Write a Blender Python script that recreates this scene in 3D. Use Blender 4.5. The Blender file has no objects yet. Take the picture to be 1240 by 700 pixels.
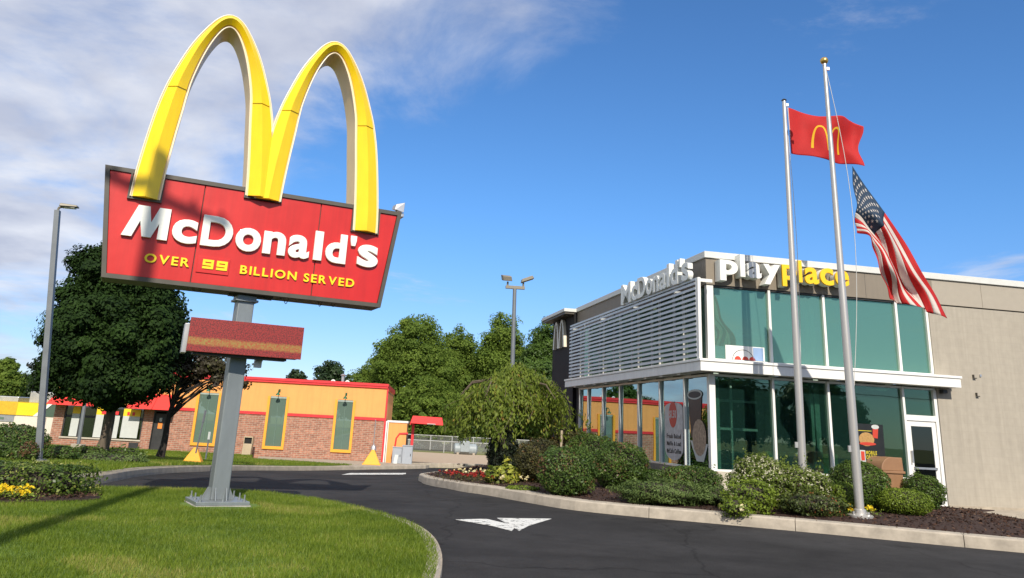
import bpy, bmesh, math, random
import numpy as np
from mathutils import Vector, Matrix
R = math.radians
rng = np.random.default_rng(7)
random.seed(7)
sc = bpy.context.scene
col = sc.collection

# ------------------------------------------------------------------ camera
F_PX, PPX, PPY, TH, RO, EYE = 939.8, 596.5, 245.25, .2786, .0517, 1.55
_U0 = np.array([0, -math.sin(TH), math.cos(TH)]); _f = np.array([0, math.cos(TH), math.sin(TH)])
_X = np.array([1., 0, 0])
_r = math.cos(RO)*_X + math.sin(RO)*_U0; _u = -math.sin(RO)*_X + math.cos(RO)*_U0
cam = bpy.data.cameras.new('camera'); camo = bpy.data.objects.new('camera', cam); col.objects.link(camo)
cam.sensor_width = 36; cam.lens = F_PX/1240*36
cam.shift_x = (620-PPX)/1240; cam.shift_y = -(350-PPY)/1240
cam.clip_start = .1; cam.clip_end = 3000
camo.matrix_world = Matrix(((_r[0], _u[0], -_f[0], 0), (_r[1], _u[1], -_f[1], 0), (_r[2], _u[2], -_f[2], EYE), (0, 0, 0, 1)))
sc.camera = camo

def at(x, y, Y):
    "the point seen at photo pixel (x, y), Y metres ahead of the camera"
    d = _f + (x-PPX)/F_PX*_r - (y-PPY)/F_PX*_u
    return np.array([0, 0, EYE]) + d*(Y/d[1])

# ------------------------------------------------------------------ world, sun, exposure
SUN_AZ, SUN_EL = 8.5, 36.0            # degrees right of straight behind the camera; height
w = bpy.data.worlds.new('World'); sc.world = w; w.use_nodes = True
nt = w.node_tree; N = nt.nodes; L = nt.links
for n in list(N): N.remove(n)
def nd(tree, t, **kw):
    n = tree.nodes.new(t)
    for k, v in kw.items(): setattr(n, k, v)
    return n
def vmath(tree, op, a, b=None):
    n = nd(tree, 'ShaderNodeMath', operation=op)
    for i, q in enumerate((a, b)):
        if q is None: continue
        if isinstance(q, (int, float)): n.inputs[i].default_value = q
        else: tree.links.new(q, n.inputs[i])
    return n.outputs[0]
out = nd(nt, 'ShaderNodeOutputWorld'); bg = nd(nt, 'ShaderNodeBackground')
sky = nd(nt, 'ShaderNodeTexSky', sky_type='NISHITA')
sky.sun_disc = False; sky.sun_elevation = R(SUN_EL); sky.sun_rotation = R(180-SUN_AZ)
sky.altitude = 200; sky.air_density = 1.0; sky.dust_density = .05; sky.ozone_density = 2.2
bg.inputs['Strength'].default_value = .105
tc = nd(nt, 'ShaderNodeTexCoord'); sep = nd(nt, 'ShaderNodeSeparateXYZ'); L.new(tc.outputs['Generated'], sep.inputs[0])
zc = vmath(nt, 'ADD', vmath(nt, 'MAXIMUM', sep.outputs[2], 0.0), .16)
cx = vmath(nt, 'DIVIDE', sep.outputs[0], zc); cy = vmath(nt, 'DIVIDE', sep.outputs[1], zc)
comb = nd(nt, 'ShaderNodeCombineXYZ'); L.new(cx, comb.inputs[0]); L.new(cy, comb.inputs[1])
nz = nd(nt, 'ShaderNodeTexNoise'); nz.inputs['Scale'].default_value = 1.5; nz.inputs['Detail'].default_value = 9; nz.inputs['Roughness'].default_value = .62
nz.inputs['Distortion'].default_value = .35
mpn = nd(nt, 'ShaderNodeMapping'); mpn.inputs['Location'].default_value = (25.9, 16.1, 0); L.new(comb.outputs[0], mpn.inputs[0]); L.new(mpn.outputs[0], nz.inputs['Vector'])
# the cloud deck lies over the left and upper sky: signed distance to a great circle
r1 = at(0, 450, 1)-np.array([0, 0, EYE]); r2 = at(640, 0, 1)-np.array([0, 0, EYE])
cn = np.cross(r1, r2); cn /= np.linalg.norm(cn)
if cn @ (at(50, 50, 1)-np.array([0, 0, EYE])) < 0: cn = -cn
dot = nd(nt, 'ShaderNodeVectorMath', operation='DOT_PRODUCT'); L.new(tc.outputs['Generated'], dot.inputs[0]); dot.inputs[1].default_value = tuple(cn)
m1 = vmath(nt, 'MULTIPLY', dot.outputs['Value'], 2.2)
m1 = vmath(nt, 'MINIMUM', vmath(nt, 'MAXIMUM', m1, -.36), .24)
m2 = vmath(nt, 'ADD', m1, nz.outputs['Fac'])
mr = nd(nt, 'ShaderNodeMapRange', interpolation_type='SMOOTHSTEP'); L.new(m2, mr.inputs['Value'])
mr.inputs['From Min'].default_value = .40; mr.inputs['From Max'].default_value = .80; mr.inputs['To Max'].default_value = .94
nz2 = nd(nt, 'ShaderNodeTexNoise'); nz2.inputs['Scale'].default_value = 3.2; nz2.inputs['Detail'].default_value = 8; L.new(comb.outputs[0], nz2.inputs['Vector'])
crp = nd(nt, 'ShaderNodeValToRGB'); L.new(nz2.outputs['Fac'], crp.inputs[0])
crp.color_ramp.elements[0].position = .36; crp.color_ramp.elements[0].color = (4.3, 4.6, 5.6, 1)
crp.color_ramp.elements[1].position = .66; crp.color_ramp.elements[1].color = (6.6, 6.8, 7.4, 1)
# thin broken wisps all round, on top of the deck
nz3 = nd(nt, 'ShaderNodeTexNoise'); nz3.inputs['Scale'].default_value = .85; nz3.inputs['Detail'].default_value = 10; nz3.inputs['Roughness'].default_value = .66; nz3.inputs['Distortion'].default_value = .6
mpw = nd(nt, 'ShaderNodeMapping'); mpw.inputs['Location'].default_value = (5.0, 5.8, 0); L.new(comb.outputs[0], mpw.inputs[0]); L.new(mpw.outputs[0], nz3.inputs['Vector'])
mrw = nd(nt, 'ShaderNodeMapRange', interpolation_type='SMOOTHSTEP'); L.new(nz3.outputs['Fac'], mrw.inputs[0]); mrw.inputs[1].default_value = .57; mrw.inputs[2].default_value = .76; mrw.inputs[4].default_value = .6
cmask = vmath(nt, 'MAXIMUM', mr.outputs[0], mrw.outputs[0])
mx = nd(nt, 'ShaderNodeMix', data_type='RGBA'); L.new(cmask, mx.inputs[0])
hs = nd(nt, 'ShaderNodeMix', data_type='RGBA', blend_type='MULTIPLY'); hs.inputs[0].default_value = 1
tn = nd(nt, 'ShaderNodeMix', data_type='RGBA'); te = nd(nt, 'ShaderNodeMapRange', interpolation_type='SMOOTHSTEP'); L.new(sep.outputs[2], te.inputs[0]); te.inputs[1].default_value = .0; te.inputs[2].default_value = .30
L.new(te.outputs[0], tn.inputs[0]); tn.inputs[6].default_value = (.62, .72, 1.0, 1); tn.inputs[7].default_value = (.56, .93, 1.28, 1); L.new(tn.outputs[2], hs.inputs[7]); L.new(sky.outputs[0], hs.inputs[6])
L.new(hs.outputs[2], mx.inputs[6]); L.new(crp.outputs[0], mx.inputs[7])
L.new(mx.outputs[2], bg.inputs['Color']); L.new(bg.outputs[0], out.inputs['Surface'])

sun = bpy.data.lights.new('sun', 'SUN'); suno = bpy.data.objects.new('sun', sun); col.objects.link(suno)
sun.energy = 4.2; sun.angle = R(.53); sun.color = (1, .92, .80)
sd = Vector((math.sin(R(SUN_AZ))*math.cos(R(SUN_EL)), -math.cos(R(SUN_AZ))*math.cos(R(SUN_EL)), math.sin(R(SUN_EL))))
suno.rotation_euler = sd.to_track_quat('Z', 'Y').to_euler(); suno.location = (0, -10, 30)
sc.view_settings.view_transform = 'Standard'; sc.view_settings.look = 'None'
sc.view_settings.exposure = 0.28; sc.view_settings.gamma = 1

# ------------------------------------------------------------------ materials
MATS = {}
def streaked(t, v, colr, k):
    "faint rain streaks and grime running down a surface"
    mp = nd(t, 'ShaderNodeMapping'); mp.inputs['Scale'].default_value = (5, 5, .28); t.links.new(v, mp.inputs[0])
    n = nd(t, 'ShaderNodeTexNoise'); n.inputs['Scale'].default_value = 1.3; n.inputs['Detail'].default_value = 7; n.inputs['Roughness'].default_value = .7; t.links.new(mp.outputs[0], n.inputs['Vector'])
    r = nd(t, 'ShaderNodeMapRange'); t.links.new(n.outputs['Fac'], r.inputs[0]); r.inputs[1].default_value = .42; r.inputs[2].default_value = .72; r.inputs[3].default_value = 1; r.inputs[4].default_value = 1-k
    s_ = nd(t, 'ShaderNodeVectorMath', operation='SCALE'); t.links.new(colr, s_.inputs[0]); t.links.new(r.outputs[0], s_.inputs['Scale']); return s_.outputs[0]
def mat(name, c, rough=.6, metal=0, var=.12, scale=6, bump=0, bscale=40, spec=.5, coat=0, stretch=None, c2=None, streak=0):
    "principled paint / stone / metal with noise in colour and relief"
    if name in MATS: return MATS[name]
    m = bpy.data.materials.new(name); m.use_nodes = True; t = m.node_tree
    b = t.nodes['Principled BSDF']
    b.inputs['Roughness'].default_value = rough; b.inputs['Metallic'].default_value = metal
    b.inputs['Specular IOR Level'].default_value = spec; b.inputs['Coat Weight'].default_value = coat
    tc = nd(t, 'ShaderNodeTexCoord'); v = tc.outputs['Object']
    if stretch:
        mp = nd(t, 'ShaderNodeMapping'); mp.inputs['Scale'].default_value = stretch; t.links.new(v, mp.inputs[0]); v = mp.outputs[0]
    nz = nd(t, 'ShaderNodeTexNoise'); nz.inputs['Scale'].default_value = scale; nz.inputs['Detail'].default_value = 6; nz.inputs['Roughness'].default_value = .65
    t.links.new(v, nz.inputs['Vector'])
    rp = nd(t, 'ShaderNodeValToRGB'); t.links.new(nz.outputs['Fac'], rp.inputs[0])
    rp.color_ramp.elements[0].position = .3; rp.color_ramp.elements[1].position = .7
    lo = c if c2 else tuple(q*(1-var) for q in c); hi = c2 if c2 else tuple(min(1, q*(1+var)) for q in c)
    rp.color_ramp.elements[0].color = (*lo, 1); rp.color_ramp.elements[1].color = (*hi, 1)
    t.links.new(streaked(t, tc.outputs['Object'], rp.outputs[0], streak) if streak else rp.outputs[0], b.inputs['Base Color'])
    mr = nd(t, 'ShaderNodeMapRange'); t.links.new(nz.outputs['Fac'], mr.inputs[0])
    mr.inputs[3].default_value = max(0, rough-.1); mr.inputs[4].default_value = min(1, rough+.1)
    t.links.new(mr.outputs[0], b.inputs['Roughness'])
    if bump:
        n2 = nd(t, 'ShaderNodeTexNoise'); n2.inputs['Scale'].default_value = bscale; n2.inputs['Detail'].default_value = 5; t.links.new(v, n2.inputs['Vector'])
        bp = nd(t, 'ShaderNodeBump'); bp.inputs['Strength'].default_value = bump; bp.inputs['Distance'].default_value = .02
        t.links.new(n2.outputs['Fac'], bp.inputs['Height']); t.links.new(bp.outputs[0], b.inputs['Normal'])
    MATS[name] = m; return m

def leafmat(name, dark, light, trans=.3, rough=.5, third=None, spec=.3):
    if name in MATS: return MATS[name]
    m = bpy.data.materials.new(name); m.use_nodes = True; t = m.node_tree
    b = t.nodes['Principled BSDF']; b.inputs['Roughness'].default_value = rough; b.inputs['Specular IOR Level'].default_value = spec
    a = nd(t, 'ShaderNodeAttribute', attribute_name='var')
    rp = nd(t, 'ShaderNodeValToRGB'); t.links.new(a.outputs['Fac'], rp.inputs[0])
    rp.color_ramp.elements[0].position = .1; rp.color_ramp.elements[0].color = (*dark, 1)
    rp.color_ramp.elements[1].position = .85; rp.color_ramp.elements[1].color = (*light, 1)
    if third:
        e = rp.color_ramp.elements.new(.97); e.color = (*third, 1)
    t.links.new(rp.outputs[0], b.inputs['Base Color'])
    tr = nd(t, 'ShaderNodeBsdfTranslucent'); t.links.new(rp.outputs[0], tr.inputs[0])
    mx = nd(t, 'ShaderNodeMixShader'); mx.inputs[0].default_value = trans
    t.links.new(b.outputs[0], mx.inputs[1]); t.links.new(tr.outputs[0], mx.inputs[2])
    t.links.new(mx.outputs[0], t.nodes['Material Output'].inputs[0])
    MATS[name] = m; return m

def glassmat(name, tint, refl=(.75, .9, .88), base=.12, edge=.9, body=None, bodyfac=0):
    if name in MATS: return MATS[name]
    m = bpy.data.materials.new(name); m.use_nodes = True; t = m.node_tree
    t.nodes.remove(t.nodes['Principled BSDF'])
    tr = nd(t, 'ShaderNodeBsdfTransparent'); tr.inputs[0].default_value = (*tint, 1)
    gl = nd(t, 'ShaderNodeBsdfGlossy'); gl.inputs['Color'].default_value = (*refl, 1); gl.inputs['Roughness'].default_value = .0
    lw = nd(t, 'ShaderNodeLayerWeight'); lw.inputs[0].default_value = .35
    mr = nd(t, 'ShaderNodeMapRange'); t.links.new(lw.outputs['Fresnel'], mr.inputs[0]); mr.inputs[3].default_value = base; mr.inputs[4].default_value = edge
    # slight waviness of the sheets
    tc = nd(t, 'ShaderNodeTexCoord'); nz = nd(t, 'ShaderNodeTexNoise'); nz.inputs['Scale'].default_value = .8; t.links.new(tc.outputs['Object'], nz.inputs['Vector'])
    bp = nd(t, 'ShaderNodeBump'); bp.inputs['Strength'].default_value = .05; bp.inputs['Distance'].default_value = .012
    t.links.new(nz.outputs['Fac'], bp.inputs['Height']); t.links.new(bp.outputs[0], gl.inputs['Normal'])
    sh = tr.outputs[0]
    if body:
        df = nd(t, 'ShaderNodeBsdfDiffuse'); df.inputs[0].default_value = (*body, 1)
        m0 = nd(t, 'ShaderNodeMixShader'); m0.inputs[0].default_value = bodyfac; t.links.new(sh, m0.inputs[1]); t.links.new(df.outputs[0], m0.inputs[2]); sh = m0.outputs[0]
    mx = nd(t, 'ShaderNodeMixShader'); t.links.new(mr.outputs[0], mx.inputs[0]); t.links.new(sh, mx.inputs[1]); t.links.new(gl.outputs[0], mx.inputs[2])
    t.links.new(mx.outputs[0], t.nodes['Material Output'].inputs[0])
    MATS[name] = m; return m

def brickmat(name, c1, c2, mortar, bw=.22, bh=.075, msize=.009, bump=.5, axes='xz', rough=.85, off=.5, blot=.24, streak=.15):
    m = bpy.data.materials.new(name); m.use_nodes = True; t = m.node_tree; b = t.nodes['Principled BSDF']; b.inputs['Roughness'].default_value = rough
    tc = nd(t, 'ShaderNodeTexCoord'); sp = nd(t, 'ShaderNodeSeparateXYZ'); t.links.new(tc.outputs['Object'], sp.inputs[0])
    cb = nd(t, 'ShaderNodeCombineXYZ'); ad = vmath(t, 'ADD', sp.outputs[0], sp.outputs[1]); t.links.new(ad, cb.inputs[0]); t.links.new(sp.outputs[2], cb.inputs[1])
    br = nd(t, 'ShaderNodeTexBrick', offset=off); t.links.new(cb.outputs[0], br.inputs['Vector'])
    br.inputs['Scale'].default_value = 1; br.inputs['Brick Width'].default_value = bw; br.inputs['Row Height'].default_value = bh
    br.inputs['Mortar Size'].default_value = msize; br.inputs['Color1'].default_value = (*c1, 1); br.inputs['Color2'].default_value = (*c2, 1); br.inputs['Mortar'].default_value = (*mortar, 1)
    br.inputs['Bias'].default_value = -.1
    nz = nd(t, 'ShaderNodeTexNoise'); nz.inputs['Scale'].default_value = 5; nz.inputs['Detail'].default_value = 8; t.links.new(tc.outputs['Object'], nz.inputs['Vector'])
    mr = nd(t, 'ShaderNodeMapRange'); t.links.new(nz.outputs['Fac'], mr.inputs[0]); mr.inputs[1].default_value = .3; mr.inputs[2].default_value = .7; mr.inputs[3].default_value = 1-blot; mr.inputs[4].default_value = 1+blot*.8
    ml = nd(t, 'ShaderNodeVectorMath', operation='SCALE'); t.links.new(br.outputs[0], ml.inputs[0]); t.links.new(mr.outputs[0], ml.inputs['Scale'])
    t.links.new(streaked(t, tc.outputs['Object'], ml.outputs[0], streak), b.inputs['Base Color'])
    bp = nd(t, 'ShaderNodeBump', invert=True); bp.inputs['Strength'].default_value = bump; bp.inputs['Distance'].default_value = .01
    t.links.new(br.outputs['Fac'], bp.inputs['Height']); t.links.new(bp.outputs[0], b.inputs['Normal'])
    MATS[name] = m; return m

# ------------------------------------------------------------------ object helpers
def tag(o, label=None, cat=None, group=None, kind=None):
    if label: o['label'] = label
    if cat: o['category'] = cat
    if group: o['group'] = group
    if kind: o['kind'] = kind
    return o
def thing(name, label, cat, loc=(0, 0, 0), rz=0, group=None):
    o = bpy.data.objects.new(name, None); col.objects.link(o); o.empty_display_size = .3
    o.location = loc; o.rotation_euler = (0, 0, rz)
    return tag(o, label, cat, group)
def link(name, me, parent=None, loc=None):
    o = bpy.data.objects.new(name, me); col.objects.link(o)
    if parent: o.parent = parent
    if loc is not None: o.location = loc
    return o
class MB:
    def __init__(s): s.v = []; s.f = []; s.mi = []; s.cur = 0
    def add(s, vs, fs):
        n = len(s.v); s.v += [tuple(map(float, q)) for q in vs]
        for f in fs: s.f.append(tuple(i+n for i in f)); s.mi.append(s.cur)
        return s
    def hexa(s, p):
        return s.add(p, [(0, 3, 2, 1), (4, 5, 6, 7), (0, 1, 5, 4), (1, 2, 6, 5), (2, 3, 7, 6), (3, 0, 4, 7)])
    def box(s, x0, x1, y0, y1, z0, z1):
        return s.hexa([(x0, y0, z0), (x1, y0, z0), (x1, y1, z0), (x0, y1, z0), (x0, y0, z1), (x1, y0, z1), (x1, y1, z1), (x0, y1, z1)])
    def prism(s, pts, y0, y1):
        "polygon in x,z extruded along y"
        n = len(pts); vs = [(x, y0, z) for x, z in pts]+[(x, y1, z) for x, z in pts]
        return s.add(vs, [tuple(range(n)), tuple(range(2*n-1, n-1, -1))]+[(i, n+i, n+(i+1) % n, (i+1) % n) for i in range(n)])
    def prismz(s, pts, z0, z1):
        n = len(pts); vs = [(x, y, z0) for x, y in pts]+[(x, y, z1) for x, y in pts]
        return s.add(vs, [tuple(range(n-1, -1, -1)), tuple(range(n, 2*n))]+[(i, (i+1) % n, n+(i+1) % n, n+i) for i in range(n)])
    def tube(s, path, r, seg=8):
        path = [Vector(p) for p in path]; n = len(path); rs = r if isinstance(r, (list, tuple)) else [r]*n
        vs = []; prev = None
        for i, p in enumerate(path):
            d = (path[min(i+1, n-1)]-path[max(i-1, 0)]).normalized()
            if prev is None: a = d.orthogonal().normalized()
            else: a = (prev-d*prev.dot(d)).normalized()
            prev = a; b = d.cross(a)
            for k in range(seg):
                t = 2*math.pi*k/seg; vs.append(p+(a*math.cos(t)+b*math.sin(t))*rs[i])
        fs = [(i*seg+k, i*seg+(k+1) % seg, (i+1)*seg+(k+1) % seg, (i+1)*seg+k) for i in range(n-1) for k in range(seg)]
        fs += [tuple(range(seg-1, -1, -1)), tuple(range((n-1)*seg, n*seg))]
        return s.add(vs, fs)
    def lathe(s, prof, c=(0, 0, 0), seg=16):
        vs = [(c[0]+r*math.cos(2*math.pi*k/seg), c[1]+r*math.sin(2*math.pi*k/seg), c[2]+z) for r, z in prof for k in range(seg)]
        n = len(prof)
        fs = [(i*seg+k, i*seg+(k+1) % seg, (i+1)*seg+(k+1) % seg, (i+1)*seg+k) for i in range(n-1) for k in range(seg)]
        fs += [tuple(range(seg-1, -1, -1)), tuple(range((n-1)*seg, n*seg))]
        return s.add(vs, fs)
    def mesh(s, name, mats, smooth=False):
        me = bpy.data.meshes.new(name); me.from_pydata(s.v, [], s.f)
        for m in (mats if isinstance(mats, (list, tuple)) else [mats]): me.materials.append(m)
        if any(s.mi): me.polygons.foreach_set('material_index', s.mi)
        if smooth:
            me.polygons.foreach_set('use_smooth', [True]*len(me.polygons)); me.set_sharp_from_angle(angle=R(38))
        me.update(); return me
    def build(s, name, mats, parent=None, smooth=False, loc=None, bevel=0):
        o = link(name, s.mesh(name, mats, smooth), parent, loc)
        if bevel:
            b = o.modifiers.new('bevel', 'BEVEL'); b.width = bevel; b.segments = 2; b.limit_method = 'ANGLE'; b.angle_limit = R(40)
        return o
def np_mesh(name, V, Fq, mats, var=None, smooth=False):
    me = bpy.data.meshes.new(name); nv = len(V); nf, k = Fq.shape
    me.vertices.add(nv); me.vertices.foreach_set('co', np.ascontiguousarray(V, dtype=np.float32).ravel())
    me.loops.add(nf*k); me.loops.foreach_set('vertex_index', np.ascontiguousarray(Fq, dtype=np.int32).ravel())
    me.polygons.add(nf); me.polygons.foreach_set('loop_start', np.arange(0, nf*k, k, dtype=np.int32))
    for m in (mats if isinstance(mats, (list, tuple)) else [mats]): me.materials.append(m)
    if smooth: me.polygons.foreach_set('use_smooth', np.ones(nf, dtype=bool))
    if var is not None:
        a = me.attributes.new('var', 'FLOAT', 'FACE'); a.data.foreach_set('value', np.ascontiguousarray(var, dtype=np.float32))
    me.update(calc_edges=True); return me

# ------------------------------------------------------------------ terrain
def sstep(a, b, t):
    t = np.clip((np.asarray(t, float)-a)/(b-a), 0, 1); return t*t*(3-2*t)
def ramp(a, b, y, w=4.0):
    def Q(t): return np.where(t < -w, 0, np.where(t > w, t, (t+w)**2/(4*w)))
    y = np.asarray(y, float); return (Q(y-a)-Q(y-b))/(b-a)
def g(x, y): return -1.1*ramp(18, 42, y)*(1-sstep(-4, 2, x)*(1-sstep(30, 50, y)))
def inside(poly, x, y):
    c = False; n = len(poly)
    for i in range(n):
        x1, y1 = poly[i]; x2, y2 = poly[(i+1) % n]
        if (y1 > y) != (y2 > y) and x < (x2-x1)*(y-y1)/(y2-y1)+x1: c = not c
    return c
def edist(poly, x, y):
    P = np.array(poly); Q = np.roll(P, -1, 0); d = Q-P; p = np.array([x, y])
    t = np.clip(((p-P)*d).sum(1)/np.maximum((d*d).sum(1), 1e-9), 0, 1)
    return float(np.min(np.hypot(*(p-(P+d*t[:, None])).T)))
def smoothpath(pts, n=6, closed=False):
    P = [np.array(p, float) for p in pts]; o = []
    for i in range(len(P)-1):
        p0 = P[max(i-1, 0)]; p1 = P[i]; p2 = P[i+1]; p3 = P[min(i+2, len(P)-1)]
        for k in range(n):
            t = k/n; o.append(tuple(.5*((2*p1)+(p2-p0)*t+(2*p0-5*p1+4*p2-p3)*t*t+(3*p1-p0-3*p2+p3)*t**3)))
    o.append(tuple(P[-1])); return o
def sheet(name, poly, z0, m, step=1.5, mound=0, mdist=2.0, rough=0, skirt=.35):
    "flat piece of ground following the terrain, cut into a grid, with a skirt round its rim"
    bm = bmesh.new(); vs = [bm.verts.new((x, y, 0)) for x, y in poly]; bm.faces.new(vs)
    xs = [p[0] for p in poly]; ys = [p[1] for p in poly]
    for ax, lo, hi in ((0, min(xs), max(xs)), (1, min(ys), max(ys))):
        k = math.ceil(lo/step)*step
        while k < hi:
            no = (1, 0, 0) if ax == 0 else (0, 1, 0); co = (k, 0, 0) if ax == 0 else (0, k, 0)
            bmesh.ops.bisect_plane(bm, geom=bm.verts[:]+bm.edges[:]+bm.faces[:], plane_co=co, plane_no=no, dist=1e-4); k += step
    bmesh.ops.triangulate(bm, faces=bm.faces[:])
    bm.normal_update()
    if sum(f.normal.z for f in bm.faces) < 0: bmesh.ops.reverse_faces(bm, faces=bm.faces[:])
    for v in bm.verts:
        d = edist(poly, v.co.x, v.co.y) if (mound or rough) else 0
        v.co.z = float(g(v.co.x, v.co.y))+z0+mound*float(sstep(0, mdist, d))
        if rough and d > .05: v.co.z += random.uniform(-rough, rough)
    be = [e for e in bm.edges if e.is_boundary]
    if skirt:
        r = bmesh.ops.extrude_edge_only(bm, edges=be)
        for v in [q for q in r['geom'] if isinstance(q, bmesh.types.BMVert)]: v.co.z -= skirt
    me = bpy.data.meshes.new(name); bm.to_mesh(me); bm.free(); me.materials.append(m)
    me.polygons.foreach_set('use_smooth', [True]*len(me.polygons)); me.set_sharp_from_angle(angle=R(50))
    o = link(name, me); o['kind'] = 'structure'; return o
def kerb(name, path, width, height, m, seglen=2.4, side=1):
    "kerb of separate concrete lengths; side = which side of the path the width goes"
    P = np.array(path, float); s = np.r_[0, np.cumsum(np.hypot(*np.diff(P, axis=0).T))]; tot = s[-1]
    root = bpy.data.objects.new(name, None); col.objects.link(root); root['kind'] = 'structure'
    def pos(t): return np.array([np.interp(t, s, P[:, 0]), np.interp(t, s, P[:, 1])])
    ns = max(1, round(tot/seglen)); ln = tot/ns
    for i in range(ns):
        t0 = i*ln+.006; t1 = (i+1)*ln-.006; k = max(2, int((t1-t0)/.35)+1); mb = MB(); prof = []
        dz = random.uniform(-.004, .004)
        for t in np.linspace(t0, t1, k):
            p = pos(t); d = pos(min(t+.05, tot))-pos(max(t-.05, 0)); d /= np.hypot(*d); nn = np.array([-d[1], d[0]])*side
            z = float(g(*p))
            prof.append([(*(p+nn*o), z+h+dz) for o, h in ((-.075, -.2), (-.06, .01), (-.045, height-.025), (-.02, height), (width-.02, height), (width, height-.015), (width, -.2))])
        vs = [q for pr in prof for q in pr]; n = 7
        fs = [(a*n+j, (a+1)*n+j, (a+1)*n+j+1, a*n+j+1) for a in range(k-1) for j in range(n-1)]
        fs += [tuple(range(n)), tuple(range((k-1)*n+n-1, (k-1)*n-1, -1))]
        if side < 0: fs = [tuple(reversed(f)) for f in fs]
        mb.add(vs, fs); mb.build('kerb_stone', m, root)
    return root

# ------------------------------------------------------------------ ground, drive, lawns, beds
M_asph = mat('asphalt', (.030, .030, .032), .82, var=.28, scale=1.3, bump=.55, bscale=160, spec=.3)
def asphalt(name, paint=None):
    m = bpy.data.materials.new(name); m.use_nodes = True; t = m.node_tree; b = t.nodes['Principled BSDF']; b.inputs['Roughness'].default_value = .8; b.inputs['Specular IOR Level'].default_value = .12
    tc = nd(t, 'ShaderNodeTexCoord'); v = tc.outputs['Object']
    def noise(sc_, det=6, ro=.6, dist=0):
        n = nd(t, 'ShaderNodeTexNoise'); n.inputs['Scale'].default_value = sc_; n.inputs['Detail'].default_value = det; n.inputs['Roughness'].default_value = ro; n.inputs['Distortion'].default_value = dist; t.links.new(v, n.inputs['Vector']); return n.outputs['Fac']
    def rng_(x, a, b_, c, d):
        r = nd(t, 'ShaderNodeMapRange'); t.links.new(x, r.inputs[0])
        for i, q in enumerate((a, b_, c, d)): r.inputs[i+1].default_value = q
        return r.outputs[0]
    big = rng_(noise(.22, 5, .6, .8), .35, .65, .72, 1.22); mid = rng_(noise(1.7, 6, .7), .3, .7, .82, 1.18); fine = rng_(noise(95, 3, .7), .3, .7, .55, 1.55)
    oil = rng_(noise(.9, 3, .5, .3), .66, .74, 1, .62)
    mp = nd(t, 'ShaderNodeMapping'); mp.inputs['Scale'].default_value = (.42, .30, 1); t.links.new(v, mp.inputs[0])
    wob = nd(t, 'ShaderNodeTexNoise'); wob.inputs['Scale'].default_value = 1.4; wob.inputs['Detail'].default_value = 6; t.links.new(v, wob.inputs['Vector'])
    av = nd(t, 'ShaderNodeVectorMath', operation='ADD'); sc2 = nd(t, 'ShaderNodeVectorMath', operation='SCALE'); sc2.inputs['Scale'].default_value = .28; t.links.new(wob.outputs['Color'], sc2.inputs[0]); t.links.new(mp.outputs[0], av.inputs[0]); t.links.new(sc2.outputs[0], av.inputs[1])
    vo = nd(t, 'ShaderNodeTexVoronoi', feature='DISTANCE_TO_EDGE'); vo.inputs['Scale'].default_value = .55; t.links.new(av.outputs[0], vo.inputs['Vector'])
    crack = rng_(vo.outputs['Distance'], .0, .008, .62, 1)
    k = big
    for q in (mid, fine, oil, crack): k = vmath(t, 'MULTIPLY', k, q)
    cv = nd(t, 'ShaderNodeVectorMath', operation='SCALE'); cv.inputs[0].default_value = (.036, .035, .0355); t.links.new(k, cv.inputs['Scale']); colr = cv.outputs[0]
    if paint:
        w1 = rng_(noise(7, 8, .75), .40, .47, 0, 1); w2 = rng_(noise(60, 4, .7), .34, .42, .0, 1); wm = vmath(t, 'MULTIPLY', w1, w2)
        mx = nd(t, 'ShaderNodeMix', data_type='RGBA'); t.links.new(vmath(t, 'MULTIPLY', wm, .95), mx.inputs[0]); t.links.new(colr, mx.inputs[6]); mx.inputs[7].default_value = (*paint, 1); colr = mx.outputs[2]
    t.links.new(colr, b.inputs['Base Color']); t.links.new(rng_(noise(.5, 4), .3, .7, .85, 1.0), b.inputs['Roughness'])
    n2 = nd(t, 'ShaderNodeTexNoise'); n2.inputs['Scale'].default_value = 130; n2.inputs['Detail'].default_value = 3; t.links.new(v, n2.inputs['Vector'])
    bp = nd(t, 'ShaderNodeBump'); bp.inputs['Strength'].default_value = .6; bp.inputs['Distance'].default_value = .012; t.links.new(n2.outputs['Fac'], bp.inputs['Height']); t.links.new(bp.outputs[0], b.inputs['Normal'])
    MATS[name] = m; return m
M_asph = asphalt('worn_asphalt')
M_soil = mat('soil', (.045, .06, .02), .95, var=.3, scale=2, bump=.5, bscale=30)
M_turf = mat('turf', (.105, .17, .018), .9, var=.35, scale=1.6, bump=.8, bscale=60)
M_mulch = mat('mulch', (.040, .018, .012), .95, var=.5, scale=30, bump=1, bscale=70)
M_conc = mat('concrete', (.40, .35, .28), .85, var=.26, scale=3.2, bump=.35, bscale=90)
M_concd = mat('weathered_concrete', (.36, .31, .24), .9, var=.22, scale=3, bump=.4, bscale=60)
M_gravel = mat('gravel', (.42, .32, .22), .95, var=.22, scale=4, bump=.8, bscale=30, c2=(.46, .36, .26))
M_white_line = asphalt('road_paint', (.74, .74, .70))
M_dry = mat('dry_grass', (.16, .17, .045), .95, var=.3, scale=.8, bump=.6, bscale=30)

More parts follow.
